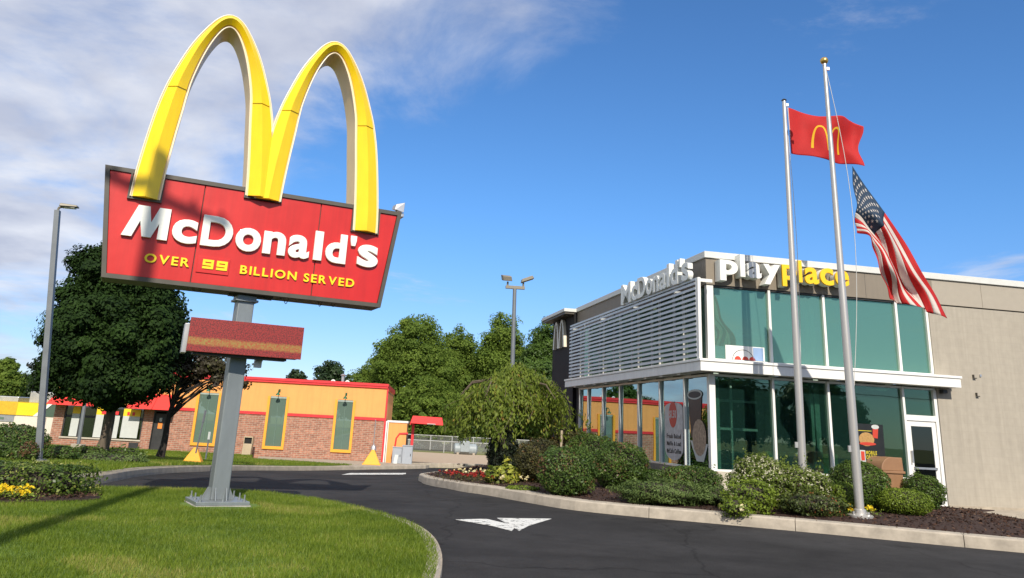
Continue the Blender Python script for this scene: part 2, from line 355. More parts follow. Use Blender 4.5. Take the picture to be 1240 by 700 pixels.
gx = np.unique(np.r_[-700, -400, -220, -140, np.arange(-100, 100, 4), 140, 220, 400, 700]); gy = np.unique(np.r_[-300, -160, -90, np.arange(-60, 130, 3), 160, 220, 340, 600, 1200])
GX, GY = np.meshgrid(gx, gy); GZ = g(GX, GY)-.14
V = np.stack([GX.ravel(), GY.ravel(), GZ.ravel()], 1); nx = len(gx)
q = np.array([(j*nx+i, j*nx+i+1, (j+1)*nx+i+1, (j+1)*nx+i) for j in range(len(gy)-1) for i in range(nx-1)])
o = link('ground', np_mesh('ground', V, q, M_dry, smooth=True)); o['kind'] = 'structure'

sheet('driveway', [(-70, -1), (60, -1), (60, 50), (8, 52), (-1, 51), (-3.5, 49.5), (-26, 48), (-70, 48)], -.05, M_asph, 2.0, skirt=.1)
sheet('street', [(-120, -24), (120, -24), (120, -1.01), (-120, -1.01)], -.054, M_asph, 8, skirt=0)

near_edge = smoothpath([(-70, 11.6), (-24, 13.0), (-15, 13.5), (-12, 13.8), (-9, 15.0), (-7.54, 15.9), (-6.8, 16.35), (-4.77, 17.0), (-3.38, 16.25), (-2.39, 15.18), (-1.3, 13.6), (-.75, 12.2), (-.45, 10.2), (-.4, 7.4), (-.4, 1)], 5)
lawn = near_edge+[(-70, 1)]
sheet('lawn', lawn, -.01, M_turf, .8, rough=.010, mound=.03)
kerb('kerb', near_edge[30:], .13, .025, M_conc, 2.4, side=-1)
far_edge = smoothpath([(-70, 13.2), (-24, 14.0), (-14, 14.4), (-12, 14.6), (-10.6, 15.0), (-8.75, 16.0), (-8.2, 17.1), (-8.35, 18.8), (-8.95, 21.5), (-9.7, 25.5), (-10.0, 30), (-9.85, 34.5), (-9.0, 38.6), (-7.6, 42.4), (-6.1, 45.0), (-4.4, 47.2), (-3.2, 48.8)], 5)
sheet('far_lawn', far_edge[:-12]+[(-12.5, 45.2), (-13.5, 48.7), (-70, 48.5)], .12, M_turf, 1.5, rough=.02, mound=.08)
kerb('kerb', far_edge[5:], .42, .14, M_concd, 3.0, side=1)
sheet('sidewalk', far_edge[-13:]+[(-3.0, 49.6), (-5.9, 50.1), (-13.3, 49.55), (-12.4, 45.2)], .115, M_concd, 1.5)
isl_front = smoothpath([(-1.5, 30.6), (-1.95, 29.6), (-2.0, 28.4), (-1.72, 26.0), (-1.38, 23.9), (-.39, 20.94), (.42, 19.56), (1.3, 18.04), (2.08, 17.02), (3.31, 16.38), (4.49, 15.94), (6.4, 15.12), (9.3, 13.8), (10.6, 13.7), (11.5, 14.5), (11.9, 16.2)], 5)
isl_back = [(-1.5, 30.6), (-.6, 31.6), (1.6, 32.6), (3.6, 33.2)]
bed = isl_front+[(12.2, 18.9), (12.15, 19.95), (13, 20.7), (13, 36), (3.6, 33.2)][:3]+[(11.5, 20.9), (5.65, 19.78), (3.35, 32.0), (3.2, 33.1), (1.6, 32.6), (-.6, 31.6)]
sheet('planting_bed', bed, .12, M_mulch, .6, mound=.10, mdist=1.6, rough=.012)
def bedz(x, y): return float(g(x, y))+.12+.10*float(sstep(0, 1.6, edist(bed, x, y)))
kerb('kerb', isl_front, .34, .15, M_conc, 2.6, side=1)
kerb('kerb', smoothpath(isl_back, 4), .2, .14, M_conc, 2.4, side=-1)
# concrete walk and paving at the right hand end of the restaurant
PH = .1817
fxv = np.array([math.cos(PH), math.sin(PH)]); lxv = np.array([-math.sin(PH), math.cos(PH)]); KC = np.array([5.609, 19.734])
def loc2(a, b): return tuple(KC+fxv*a+lxv*b)
sheet('walkway', [loc2(6.2, -1.15), loc2(16, -1.15), loc2(16, .1), loc2(6.2, .1)], .10, M_conc, 1.5)
sheet('gravel_strip', [(-7.5, 54.5), (9, 54.5), (9, 72), (-9, 72)], .03, M_gravel, 3, skirt=.1)
kerb('kerb', [(-4.2, 50.6), (-2.6, 52.2), (0, 53.4), (3, 54.0), (8, 54.2)], .3, .14, M_concd, 3, side=1)
# painted marks
def mark(name, px, z=-.044):
    mb = MB(); v = []
    for x, y in px:
        d = at(x, y, 1)-np.array([0, 0, EYE]); t = 5.
        for _ in range(400):
            p = np.array([0, 0, EYE])+d*t
            gap = p[2]-float(g(p[0], p[1]))
            if gap < .002: break
            t += max(.002, gap*3)
        v.append((p[0], p[1], float(g(p[0], p[1]))+z))
    n = len(v); mb.add(v+[(a, b, c-.004) for a, b, c in v], [tuple(range(n-1, -1, -1)) if True else 0]+[(i, (i+1) % n, n+(i+1) % n, n+i) for i in range(n)])
    me = mb.mesh(name, M_white_line); o = link(name, me); o['kind'] = 'structure'
    return o
mark('road_arrow', [(602, 623.8), (668, 624.8), (640, 633), (629, 639)])
mark('road_arrow', [(552, 625.5), (589, 624.8), (612, 630), (626, 632), (620, 639), (596, 633)])
mark('stop_line', [(414, 573.4), (424, 571.6), (496, 571.6), (495, 573.4)])

# ------------------------------------------------------------------ lettering
_gl = {}
def glyph(ch, off, ext, bev):
    k = (ch, off, ext, bev)
    if k in _gl: return _gl[k]
    cu = bpy.data.curves.new('glyph', 'FONT'); cu.body = ch; cu.offset = off; cu.extrude = ext; cu.bevel_depth = bev; cu.bevel_resolution = 1; cu.resolution_u = 5
    o = bpy.data.objects.new('glyph', cu); me = bpy.data.meshes.new_from_object(o)
    v = np.array([p.co[:] for p in me.vertices]); f = [tuple(p.vertices) for p in me.polygons]
    bpy.data.objects.remove(o); bpy.data.curves.remove(cu); bpy.data.meshes.remove(me)
    _gl[k] = (v, f); return _gl[k]
def letter(ch, x0, x1, z0, z1, yf, depth, m, parent, off=.02, bev=.01, name='letter', shear=0, skew=0):
    "one solid letter filling the box x0..x1, z0..z1, its face at y=yf (towards -y)"
    v, f = glyph(ch, off, .05, bev)
    mn, mxx = v.min(0), v.max(0); s = (v-mn)/(mxx-mn)
    p = np.stack([x0+s[:, 0]*(x1-x0)+shear*s[:, 1], yf+depth*(1-s[:, 2]), z0+s[:, 1]*(z1-z0)+skew*s[:, 0]], 1)
    mb = MB(); mb.add(p, f); return mb.build(name, m, parent, smooth=True)
def polyletter(pts, x0, x1, z0, z1, yf, depth, m, parent, bevel=.015, name='letter'):
    mb = MB(); mb.prism([(x0+a*(x1-x0), z0+b*(z1-z0)) for a, b in pts], yf, yf+depth)
    me = mb.mesh(name, m); bm = bmesh.new(); bm.from_mesh(me)
    bmesh.ops.recalc_face_normals(bm, faces=bm.faces[:]); bmesh.ops.triangulate(bm, faces=[f for f in bm.faces if len(f.verts) > 4]); bm.to_mesh(me); bm.free()
    o = link(name, me, parent)
    return o
def word(txt, x0, x1, z0, z1, yf, depth, m, parent, off=.02, gap=.16, space=.45, bev=.006, name='letter', ref='H'):
    "a word laid out between x0 and x1; each letter an object"
    hv, _ = glyph(ref, off, .05, bev); H0, H1 = hv[:, 1].min(), hv[:, 1].max(); ws = []; xx = 0; it = []
    for ch in txt:
        if ch == ' ': xx += space; continue
        v, _ = glyph(ch, off, .05, bev); wd = v[:, 0].max()-v[:, 0].min(); it.append((ch, xx, wd, v[:, 1].min(), v[:, 1].max())); xx += wd+gap
    xx -= gap; k = (x1-x0)/xx; kz = (z1-z0)/(H1-H0); os_ = []
    for ch, p, wd, b, t in it:
        os_.append(letter(ch, x0+p*k, x0+(p+wd)*k, z0+(b-H0)*kz, z0+(t-H0)*kz, yf, depth, m, parent, off, bev, name))
    return os_

# ------------------------------------------------------------------ the tall roadside sign
M_red = mat('sign_red', (.56, .014, .010), .38, var=.07, scale=1.5, coat=.15, streak=.16)
M_yel = mat('arch_yellow', (.95, .64, .006), .32, var=.06, scale=1.4, coat=.25, streak=.10)
M_cream = mat('arch_return', (.90, .68, .40), .5, var=.08, scale=2)
M_trim = mat('trim_white', (.85, .74, .55), .4, var=.04)
M_bronze = mat('bronze_frame', (.075, .066, .052), .5, var=.15, scale=3)
M_wht = mat('letter_white', (.82, .82, .76), .4, var=.04, scale=3, coat=.2)
M_lyel = mat('letter_yellow', (.90, .66, .01), .4, var=.05)
M_steel = mat('grey_steel', (.22, .245, .255), .42, metal=.35, var=.14, scale=2.5, bump=.06, bscale=20, stretch=(1, 1, .25))
M_steelf = mat('footing', (.34, .33, .30), .85, var=.2, scale=5, bump=.3)
M_dark = mat('dark_metal', (.03, .03, .03), .5, var=.2)
M_alu = mat('aluminium', (.55, .55, .55), .38, metal=.8, var=.08, scale=3)

SG = thing('roadside_sign', 'tall red sign topped by two yellow arches on a grey steel pole in the lawn', 'sign', (-4.37, 14.1, -.05), R(24))
S0 = .05   # heights below are above the drive; the base stands .1 higher
def zz(z): return z+S0
# pole and its base
ca, sa = math.cos(R(7)), math.sin(R(7))
def rp(x, y): return (x*ca-y*sa, x*sa+y*ca)
def rbox(mb, x0, x1, y0, y1, z0, z1):
    c = [rp(x0, y0), rp(x1, y0), rp(x1, y1), rp(x0, y1)]
    return mb.hexa([(*p, z0) for p in c]+[(*p, z1) for p in c])
pole = rbox(MB(), -.145, .145, -.02, .27, .14, zz(3.50)).build('pole', M_steel, SG, bevel=.018)
mb = MB(); rbox(mb, -.2, .2, -.075, .325, zz(3.47), zz(3.51)); rbox(mb, -.17, .17, -.045, .295, zz(3.51), zz(3.58)); mb.build('cap_plate', M_steel, pole, bevel=.005)
rbox(MB(), -.46, .46, -.34, .58, .0, .088).build('footing', M_steelf, SG, bevel=.01)
bp = rbox(MB(), -.44, .44, -.32, .56, .09, .145).build('base_plate', M_steel, SG, bevel=.006)
for bx, by in ((-.36, -.24), (.36, -.24), (.36, .48), (-.36, .48), (0, -.26), (0, .5), (-.37, .12), (.37, .12)):
    x, y = rp(bx, by); mb = MB(); mb.tube([(x, y, .14), (x, y, .25)], .014, 6); mb.tube([(x, y, .146), (x, y, .17)], .03, 6); mb.build('anchor_bolt', M_steel, bp)
for bx, by, dx, dy in ((-.09, -.02, 0, -1), (.09, -.02, 0, -1), (-.145, .05, -1, 0), (-.145, .2, -1, 0), (.145, .05, 1, 0), (.145, .2, 1, 0)):
    mb = MB(); pts = [(0, .146), (.12, .146), (.02, .34), (0, .34)]; vs = []
    for sgn in (-.008, .008):
        for d, z in pts: vs.append((*rp(bx+dx*d+(sgn if dy else 0), by+dy*d+(sgn if dx else 0)), z))
    mb.add(vs, [(0, 1, 2, 3), (7, 6, 5, 4), (0, 4, 5, 1), (1, 5, 6, 2), (2, 6, 7, 3), (3, 7, 4, 0)]); mb.build('gusset', M_steel, bp)
# cabinet: a trapezoid, wider at the top
def hw(z): return 2.425+(z-3.60)/(5.535-3.60)*(2.69-2.425)
ZB, ZT = 3.60, 5.535
def trap(inset, xo=.02):
    z0, z1 = ZB+inset, ZT-inset
    return [(-hw(z0)+inset+xo, zz(z0)), (hw(z0)-inset+xo, zz(z0)), (hw(z1)-inset+xo, zz(z1)), (-hw(z1)+inset+xo, zz(z1))]
cab = MB().prism(trap(.0), -.17, .37).build('cabinet', M_bronze, SG, bevel=.012)
# raised rim of the frame
mb = MB(); A = trap(0); B = trap(.075)
for i in range(4):
    j = (i+1) % 4; q = [A[i], A[j], B[j], B[i]]
    mb.add([(x, -.235, z) for x, z in q]+[(x, -.168, z) for x, z in q], [(0, 1, 2, 3), (7, 6, 5, 4), (0, 4, 5, 1), (1, 5, 6, 2), (2, 6, 7, 3), (3, 7, 4, 0)])
mb.build('frame_rim', M_bronze, cab)
xs = [None, -1.005, 1.11, None]; zb_, zt_ = ZB+.078, ZT-.078
panels = []
for i in range(3):
    l0 = -hw(zb_)+.1 if i == 0 else xs[i]+.008; l1 = -hw(zt_)+.1 if i == 0 else xs[i]+.008
    r0 = hw(zb_)-.06 if i == 2 else xs[i+1]-.008; r1_ = hw(zt_)-.06 if i == 2 else xs[i+1]-.008
    panels.append(MB().prism([(l0, zz(zb_)), (r0, zz(zb_)), (r1_, zz(zt_)), (l1, zz(zt_))], -.205, -.172).build('face_panel', M_red, SG, bevel=.006))
MB().prism(trap(.075), .371, .40).build('back_panel', M_red, SG)
# lettering on the face
zL0, zL1 = 4.345, 4.905
Mpts = [(0, 0), (.27, 1), (.53, 1), (.60, .50), (.74, 1), (1, 1), (1, 0), (.78, 0), (.78, .50), (.64, .03), (.44, .03), (.36, .52), (.225, 0)]
polyletter(Mpts, -2.23, -1.50, zz(zL0), zz(zL1), -.275, .07, M_wht, panels[0])
for ch, a, b, z0, z1, pn in (('c', -1.44, -1.02, 4.335, 4.77, 0), ('D', -.955, -.42, 4.345, 4.905, 1), ('o', -.37, .08, 4.335, 4.775, 1), ('n', .12, .53, 4.345, 4.775, 1), ('a', .58, .97, 4.335, 4.775, 1),
                             ('l', 1.05, 1.21, 4.345, 4.905, 1), ('d', 1.27, 1.67, 4.335, 4.905, 2), ("'", 1.73, 1.85, 4.71, 4.91, 2), ('s', 1.89, 2.30, 4.335, 4.775, 2)):
    letter(ch, a, b, zz(z0), zz(z1), -.275, .07, M_wht, panels[pn], off=.024, bev=.012)
word('OVER', -1.80, -1.07, zz(3.935), zz(4.09), -.235, .03, M_lyel, panels[0], off=.018)
word('BILLION', -.21, .80, zz(3.93), zz(4.085), -.235, .03, M_lyel, panels[1], off=.018)
word('SERVED', .93, 1.89, zz(3.925), zz(4.08), -.235, .03, M_lyel, panels[2], off=.018)
MB().box(-.95, -.40, -.225, -.2045, zz(3.87), zz(4.16)).build('number_plate', M_red, panels[1], bevel=.004)
for x in (-.855, -.62):
    mb = MB(); W, Hh, t = .185, .165, .042; z = zz(3.945)
    mb.box(x, x+W, -.24, -.226, z+Hh-t, z+Hh); mb.box(x, x+W, -.24, -.226, z+Hh*.36, z+Hh*.36+t); mb.box(x, x+W, -.24, -.226, z, z+t)
    mb.box(x, x+t, -.241, -.226, z+Hh*.36+.001, z+Hh-.001); mb.box(x+W-t, x+W, -.241, -.226, z+.001, z+Hh-.001); mb.build('letter', M_lyel, panels[1])
# the arches
PO = [(1.19, 5.04), (1.17, 5.5), (1.10, 6.2), (1.03, 6.72), (.96, 7.08), (.875, 7.4), (.68, 7.96), (.5, 8.34), (.29, 8.67), (.13, 8.82), (0, 8.86)]
PI_ = [(.72, 5.04), (.70, 5.5), (.645, 6.2), (.59, 6.75), (.56, 7.08), (.52, 7.4), (.415, 7.85), (.30, 8.2), (.17, 8.47), (.075, 8.58), (0, 8.61)]
def half(P): return smoothpath(P, 4)
ho, hi_ = half(PO), half(PI_)
ko, ki = half([(1.175, 5.37), (1.155, 5.72)]+PO[2:]), half([(.705, 5.37), (.685, 5.72)]+PI_[2:])
def full(l, r): return [(-x, z) for x, z in l]+[(x, z) for x, z in reversed(r[:-1])]
nf = 2*len(ho)-1
YB, YF, YR = .40, -.27, -.40
def arch(uc, dz, short):
    fo, fi = (full(ho, ko), full(hi_, ki)) if short > 0 else (full(ko, ho), full(ki, hi_))
    root = bpy.data.objects.new('arch', None); col.objects.link(root); root.parent = SG; root.location = (uc, 0, 0)
    T = lambda p, y, push=0: (p[0], y, zz(p[1]+dz))
    # cream returns: the box section behind the face
    mb = MB(); vs = []
    for a, b in zip(fo, fi): vs += [T(a, YF), T(b, YF), T(b, YB), T(a, YB)]
    fs = []
    for i in range(nf-1):
        k = 4*i
        for j in range(4): fs.append((k+j, k+(j+1) % 4, k+4+(j+1) % 4, k+4+j))
    fs += [(3, 2, 1, 0), (4*(nf-1), 4*(nf-1)+1, 4*(nf-1)+2, 4*(nf-1)+3)]
    mb.add(vs, fs); mb.build('return', M_cream, root, smooth=True)
    # ridged yellow face in three lengths with open seams
    i0 = min(range(nf//2), key=lambda i: abs(fo[i][1]-7.18)); cuts = [(0, i0, 0), (i0, nf-1-i0, .018), (nf-1-i0, nf-1, 0)]
    for c0, c1, proud in cuts:
        mb = MB(); vs = []; idx = list(range(c0, c1+1))
        for i in idx:
            a, b = np.array(fo[i]), np.array(fi[i]); c = (a+b)/2; k = .035/np.hypot(*(a-b))
            a2, b2 = a+(b-a)*k, b+(a-b)*k
            vs += [T(a2, YF+.01), T(a2, YF-.03-proud), T(c, YR-proud), T(b2, YF-.03-proud), T(b2, YF+.01)]
        fs = [(5*i+j, 5*i+j+1, 5*i+5+j+1, 5*i+5+j) for i in range(len(idx)-1) for j in range(4)]
        fs += [(0, 4, 3, 2, 1), tuple(5*(len(idx)-1)+j for j in range(5))]
        mb.add(vs, fs); oo = mb.build('arch_segment', M_yel, root, smooth=True)
        oo.data.set_sharp_from_angle(angle=R(14))
    for P_ in (fo, fi):
        mb = MB(); mb.tube([T(p, YF-.008) for p in P_], .013, 6); mb.build('edge_trim', M_trim, root, smooth=True)
    # dark shoe where each leg laps over the cabinet
    for s in (-1, 1):
        mb = MB(); x0, x1 = sorted((s*.68, s*1.235))
        zf_ = 5.33 if s == short else 5.0
        mb.box(x0, x1, -.262, -.20, zz(zf_), zz(zf_+.035)); mb.box(x0, x0+.03, -.258, -.20, zz(zf_+.036), zz(5.46)); mb.box(x1-.03, x1, -.258, -.20, zz(zf_+.036), zz(5.46)); mb.build('shoe', M_bronze, root)
arch(-1.005, .0, 1); arch(1.035, -.02, -1)
# changeable message board under the cabinet
m = bpy.data.materials.new('led_matrix'); m.use_nodes = True; t = m.node_tree; b = t.nodes['Principled BSDF']; b.inputs['Roughness'].default_value = .5
tcn = nd(t, 'ShaderNodeTexCoord'); spn = nd(t, 'ShaderNodeSeparateXYZ'); t.links.new(tcn.outputs['Object'], spn.inputs[0])
vz = nd(t, 'ShaderNodeTexVoronoi'); vz.inputs['Scale'].default_value = 48; vz.inputs['Randomness'].default_value = .55; t.links.new(tcn.outputs['Object'], vz.inputs['Vector'])
nzn = nd(t, 'ShaderNodeTexNoise'); nzn.inputs['Scale'].default_value = 16; nzn.inputs['Detail'].default_value = 3; t.links.new(tcn.outputs['Object'], nzn.inputs['Vector'])
band = vmath(t, 'ABSOLUTE', vmath(t, 'SUBTRACT', vmath(t, 'ADD', spn.outputs[2], vmath(t, 'MULTIPLY', nzn.outputs['Fac'], .05)), 2.745))
bm_ = nd(t, 'ShaderNodeMapRange'); t.links.new(band, bm_.inputs[0]); bm_.inputs[1].default_value = .04; bm_.inputs[2].default_value = .08; bm_.inputs[3].default_value = 1; bm_.inputs[4].default_value = 0
rpd = nd(t, 'ShaderNodeValToRGB'); t.links.new(vz.outputs['Distance'], rpd.inputs[0]); rpd.color_ramp.elements[0].color = (.50, .035, .03, 1); rpd.color_ramp.elements[1].color = (.10, .012, .012, 1); rpd.color_ramp.elements[1].position = .6
rpy = nd(t, 'ShaderNodeValToRGB'); t.links.new(vz.outputs['Color'], rpy.inputs[0]); rpy.color_ramp.elements[0].color = (.34, .04, .02, 1); rpy.color_ramp.elements[1].color = (.26, .22, .05, 1)
mxx_ = nd(t, 'ShaderNodeMix', data_type='RGBA'); t.links.new(bm_.outputs[0], mxx_.inputs[0]); t.links.new(rpd.outputs[0], mxx_.inputs[6]); t.links.new(rpy.outputs[0], mxx_.inputs[7]); t.links.new(mxx_.outputs[2], b.inputs['Base Color'])
board = MB().box(-.90, 1.0, -.40, .05, zz(2.51), zz(3.05)).build('message_board', M_bronze, SG, bevel=.006)
MB().box(-.915, 1.012, -.43, -.402, zz(2.495), zz(3.062)).build('display_face', m, board, bevel=.004)
MB().box(-.985, -.905, -.30, .0, zz(2.47), zz(2.965)).build('end_cover', M_alu, board, bevel=.008)
MB().box(-.80, .78, -.33, -.05, zz(2.455), zz(2.508)).build('mounting_rail', M_dark, board)
mb = MB(); mb.box(.30, .42, .05, .2, zz(2.33), zz(2.50)); mb.hexa([(.27, -.02, zz(2.36)), (.42, -.02, zz(2.44)), (.42, .1, zz(2.44)), (.27, .1, zz(2.36)), (.25, -.02, zz(2.39)), (.42, -.02, zz(2.48)), (.42, .1, zz(2.48)), (.25, .1, zz(2.39))]); mb.build('small_lamp', M_alu, board)
# small floodlight on the upper right corner, loose wires below
mb = MB(); mb.tube([(2.66, 0, zz(5.53)), (2.66, 0, zz(5.66))], .02, 6); mb.hexa([(2.60, -.14, zz(5.60)), (2.78, -.14, zz(5.56)), (2.78, .12, zz(5.62)), (2.60, .12, zz(5.66)), (2.62, -.12, zz(5.72)), (2.80, -.12, zz(5.78)), (2.80, .12, zz(5.78)), (2.62, .12, zz(5.74))])
mb.box(2.74, 2.80, -.1, .1, zz(5.48), zz(5.56)); mb.build('floodlight', M_alu, SG, bevel=.008)
mb = MB()
for a, b_, dp in ((.2, .62, .04), (-.3, -.2, .06), (1.55, 1.62, .05), (-.95, -.8, .04), (1.3, 1.36, .07), (.66, .74, .09)):
    mb.tube([(a+(b_-a)*k/6, .0, zz(3.60)-dp*math.sin(math.pi*k/6)) for k in range(7)], .007, 5)
mb.build('loose_wire', M_dark, cab)
mb = MB(); mb.box(-.32, .46, .02, .2, zz(3.565), zz(3.605)); mb.build('mounting_rail', M_bronze, cab)

# ------------------------------------------------------------------ the restaurant on the right
M_white = mat('white_paint', (.80, .79, .75), .45, var=.05, scale=1.5, streak=.10)
M_mull = mat('mullion', (.70, .72, .70), .4, metal=.2, var=.05)
M_tan = brickmat('tan_block', (.385, .345, .280), (.378, .338, .274), (.355, .318, .258), bw=.8, bh=.2, msize=.004, bump=.2, rough=.9, blot=.06)
M_fascia = mat('fascia', (.225, .190, .145), .6, var=.06, scale=.8, streak=.12)
M_coping = mat('coping', (.62, .62, .58), .45, var=.05)
M_tower = mat('tower_cladding', (.011, .011, .013), .7, var=.2, scale=2, spec=.2)
M_slat = mat('slat_metal', (.50, .53, .55), .4, metal=.3, var=.06)
M_stone = brickmat('stone_base', (.30, .26, .20), (.16, .15, .14), (.2, .18, .15), bw=.3, bh=.1, msize=.012, bump=.6)
M_sill = mat('sill_block', (.50, .45, .36), .85, var=.1, scale=3, bump=.3)
M_glassU = glassmat('teal_glass', (.45, .72, .62), refl=(.62, .74, .46), base=.15, body=(.15, .33, .30), bodyfac=.46)
M_glassL = glassmat('dark_glass', (.62, .82, .76), refl=(.55, .68, .52), base=.08, body=(.02, .06, .052), bodyfac=.22)
M_glassS = glassmat('side_glass', (.22, .36, .38), refl=(.66, .86, .88), base=.42)
M_in_wall = mat('interior_wall', (.34, .34, .32), .8, var=.1, scale=.7)
M_in_floor = mat('interior_floor', (.10, .085, .07), .5, var=.2, scale=1)
M_in_ceil = mat('interior_ceiling', (.45, .45, .43), .8, var=.05)
M_black = mat('black_panel', (.012, .012, .012), .4, var=.2)

RB = thing('restaurant_building', 'two storey glass fronted restaurant with white canopy and slatted screen on its left side', 'restaurant', (KC[0], KC[1], 0), PH)
LB, WE = 11.2, 6.46        # length of the left face, right end of the front glazing
def P_(name, m, *a, parent=RB, bevel=0): return MB().box(*a).build(name, m, parent, bevel=bevel)
# base walls and floors
P_('floor', M_in_floor, .16, 13, .16, LB, .02, .12)
P_('stone_base', M_stone, .0, .24, .36, LB, -.1, .735)
P_('sill_wall', M_sill, .0, 5.44, .0, .24, -.05, .735)
wall = P_('wall', M_tan, WE+.01, 14.5, .0, .3, -.05, 5.28)
P_('stone_course', M_concd, WE+.02, 14.5, -.03, -.002, -.05, .16, parent=wall)
mb = MB()
for z in (.2*k for k in range(1, 26)): pass
P_('back_wall', M_in_wall, 6.9, 7.05, .35, LB, .12, 6.0)
P_('rear_wall', M_in_wall, .1, 6.89, LB-.2, LB, .12, 6.0)
P_('ceiling', M_in_ceil, .16, 6.88, .28, LB-.21, 5.32, 5.40)
P_('upper_floor', M_in_ceil, 2.2, 6.88, 3.4, LB-.21, 3.06, 3.34)
# fascia and roof
fas = MB().box(.0, WE+.2, .0, .26, 5.31, 6.0).build('fascia', M_fascia, RB)
P_('fascia', M_fascia, .0, .25, .27, LB, 5.31, 6.0)
tanf = P_('fascia', mat('tan_fascia', (.36, .32, .258), .7, var=.04), WE+.2, 14.5, .005, .3, 5.32, 6.0)
for a in (1.55, 3.05, 4.6): P_('seam', M_dark, a, a+.008, -.002, .003, 5.32, 5.99, parent=fas)
for a in (8.2, 9.9, 11.6): P_('seam', M_fascia, a, a+.01, .001, .006, 5.33, 5.99, parent=tanf)
P_('shadow_reveal', M_dark, WE+.2, 14.5, .06, .3, 5.282, 5.318)
cop = P_('coping', M_coping, -.05, 14.6, -.05, .33, 6.0, 6.17, bevel=.008)
P_('coping', M_coping, -.05, .33, .331, LB+.1, 6.0, 6.17, bevel=.008)
P_('roof', M_conc, .3, 14.4, .3, LB+3, 5.9, 5.98)
for a, h in ((6.9, .32), (7.6, .28), (9.6, .2)):
    mb = MB(); mb.tube([(a, 1.5, 5.98), (a, 1.5, 6.17+h)], .014, 6); mb.build('roof_vent', M_alu, RB)
# upper front glazing: frame posts and four panes
def pane(a0, a1, z0, z1, m, b=.10): return MB().box(a0, a1, b, b+.014, z0, z1).build('window_pane', m, RB)
def lpane(b0, b1, z0, z1, m, a=.10): return MB().box(a, a+.014, b0, b1, z0, z1).build('window_pane', m, RB)
ups = [.02, 1.74, 3.31, 5.47, 6.40]
upl = [.16, .06, .06, .06, .07]
for i, a in enumerate(ups): P_('mullion', M_white, a, a+upl[i]*(1.15), .03, .16, 3.40, 5.30, bevel=.004)
for i in range(4): pane(ups[i]+upl[i]*1.15, ups[i+1], 3.44, 5.26, M_glassU)
P_('window_frame', M_white, .2, WE, .04, .15, 3.386, 3.438); P_('window_frame', M_dark, .2, WE, .04, .15, 5.262, 5.308)
# lower front glazing, transom and door
los = [.02, 1.73, 3.28, 5.44]
for i, a in enumerate(los): P_('mullion', M_white, a, a+(.16 if i == 0 else .065), .02, .16, .74 if i < 3 else .1, 3.05, bevel=.004)
for i in range(3): pane(los[i]+(.16 if i == 0 else .065), los[i+1], .785, 3.0, M_glassL)
P_('window_frame', M_white, .18, 5.44, .03, .15, .738, .784); P_('window_frame', M_mull, .18, WE, .04, .15, 3.001, 3.055)
P_('mullion', M_white, WE-.09, WE, .02, .16, .1, 3.0, bevel=.004)
P_('window_frame', M_white, 5.505, WE-.09, .02, .16, 2.20, 2.34)
pane(5.505, WE-.09, 2.341, 3.0, M_glassL)
door = P_('door', M_white, 5.51, 5.63, .05, .10, .12, 2.195); d0, d1 = 5.51, WE-.095
mb = MB(); mb.box(d1-.12, d1, .05, .10, .12, 2.195); mb.box(5.631, d1-.121, .05, .10, 2.06, 2.195); mb.box(5.631, d1-.121, .05, .10, .12, .36)
mb.build('door_frame', M_white, door, bevel=.004)
MB().box(5.632, d1-.122, .07, .082, .361, 2.059).build('window_pane', glassmat('door_glass', (.10, .12, .12), refl=(.6, .7, .7), base=.06), door)
mb = MB(); mb.box(5.60, d1-.09, .02, .045, 1.0, 1.05); mb.box(5.60, 5.63, .02, .05, .99, 1.06); mb.box(d1-.12, d1-.09, .02, .05, .99, 1.06); mb.build('push_bar', M_alu, door)
mb = MB(); mb.box(5.54, 5.57, -.03, .05, 1.15, 1.45); mb.build('handle', M_alu, door)
# left side glazing behind the screen and below the canopy
lms = [1.55, 3.2, 4.86, 6.5, 8.18, 9.84, 10.85]
for b in lms: P_('mullion', M_mull, .03, .16, b-.035, b+.035, .74, 3.05, bevel=.004)
prev = .16
for b in lms:
    lpane(prev, b-.035, .78, 3.0, M_glassS); prev = b+.035
P_('window_frame', M_mull, .03, .16, .17, LB-.3, .737, .779); P_('window_frame', M_mull, .03, .16, .17, LB-.3, 3.001, 3.055)
prev = .16
for b in lms:
    P_('mullion', M_white, .04, .15, b-.03, b+.03, 3.40, 5.30); lpane(prev, b-.03, 3.42, 5.29, M_glassU); prev = b+.03
P_('corner_post', M_dark, .02, .16, LB-.3, LB, -.05, 5.3)
# canopy wrapping the corner
CO = .40
can = MB(); can.box(-CO, WE+.42, -CO, .0, 3.08, 3.31); can.box(-CO, .0, .001, LB+.15, 3.08, 3.31)
canopy = MB().box(-CO, WE+.42, -CO, -.002, 3.08, 3.31).build('canopy', M_white, RB, bevel=.006)
MB().box(-CO, -.002, -.001, LB+.15, 3.08, 3.31).build('canopy', M_white, RB, bevel=.006)
MB().box(-CO-.03, WE+.45, -CO-.03, -.002, 3.312, 3.375).build('canopy_cap', M_white, canopy, bevel=.008)
MB().box(-CO-.03, -.002, -.001, LB+.18, 3.312, 3.375).build('canopy_cap', M_white, canopy, bevel=.008)
for b in np.arange(.9, LB, 1.15): MB().box(-CO+.05, -.05, b, b+.22, 3.045, 3.079).build('bracket_end', M_white, canopy)  # plain white bracket ends under the canopy, not lamps
for a in (1.6, 3.3, 4.9): MB().box(a, a+.1, -CO+.05, -.05, 3.05, 3.079).build('soffit_bracket', M_mull, canopy)
P_('security_camera', M_dark, WE+.06, WE+.2, -.16, -.02, 2.93, 3.03, bevel=.01)
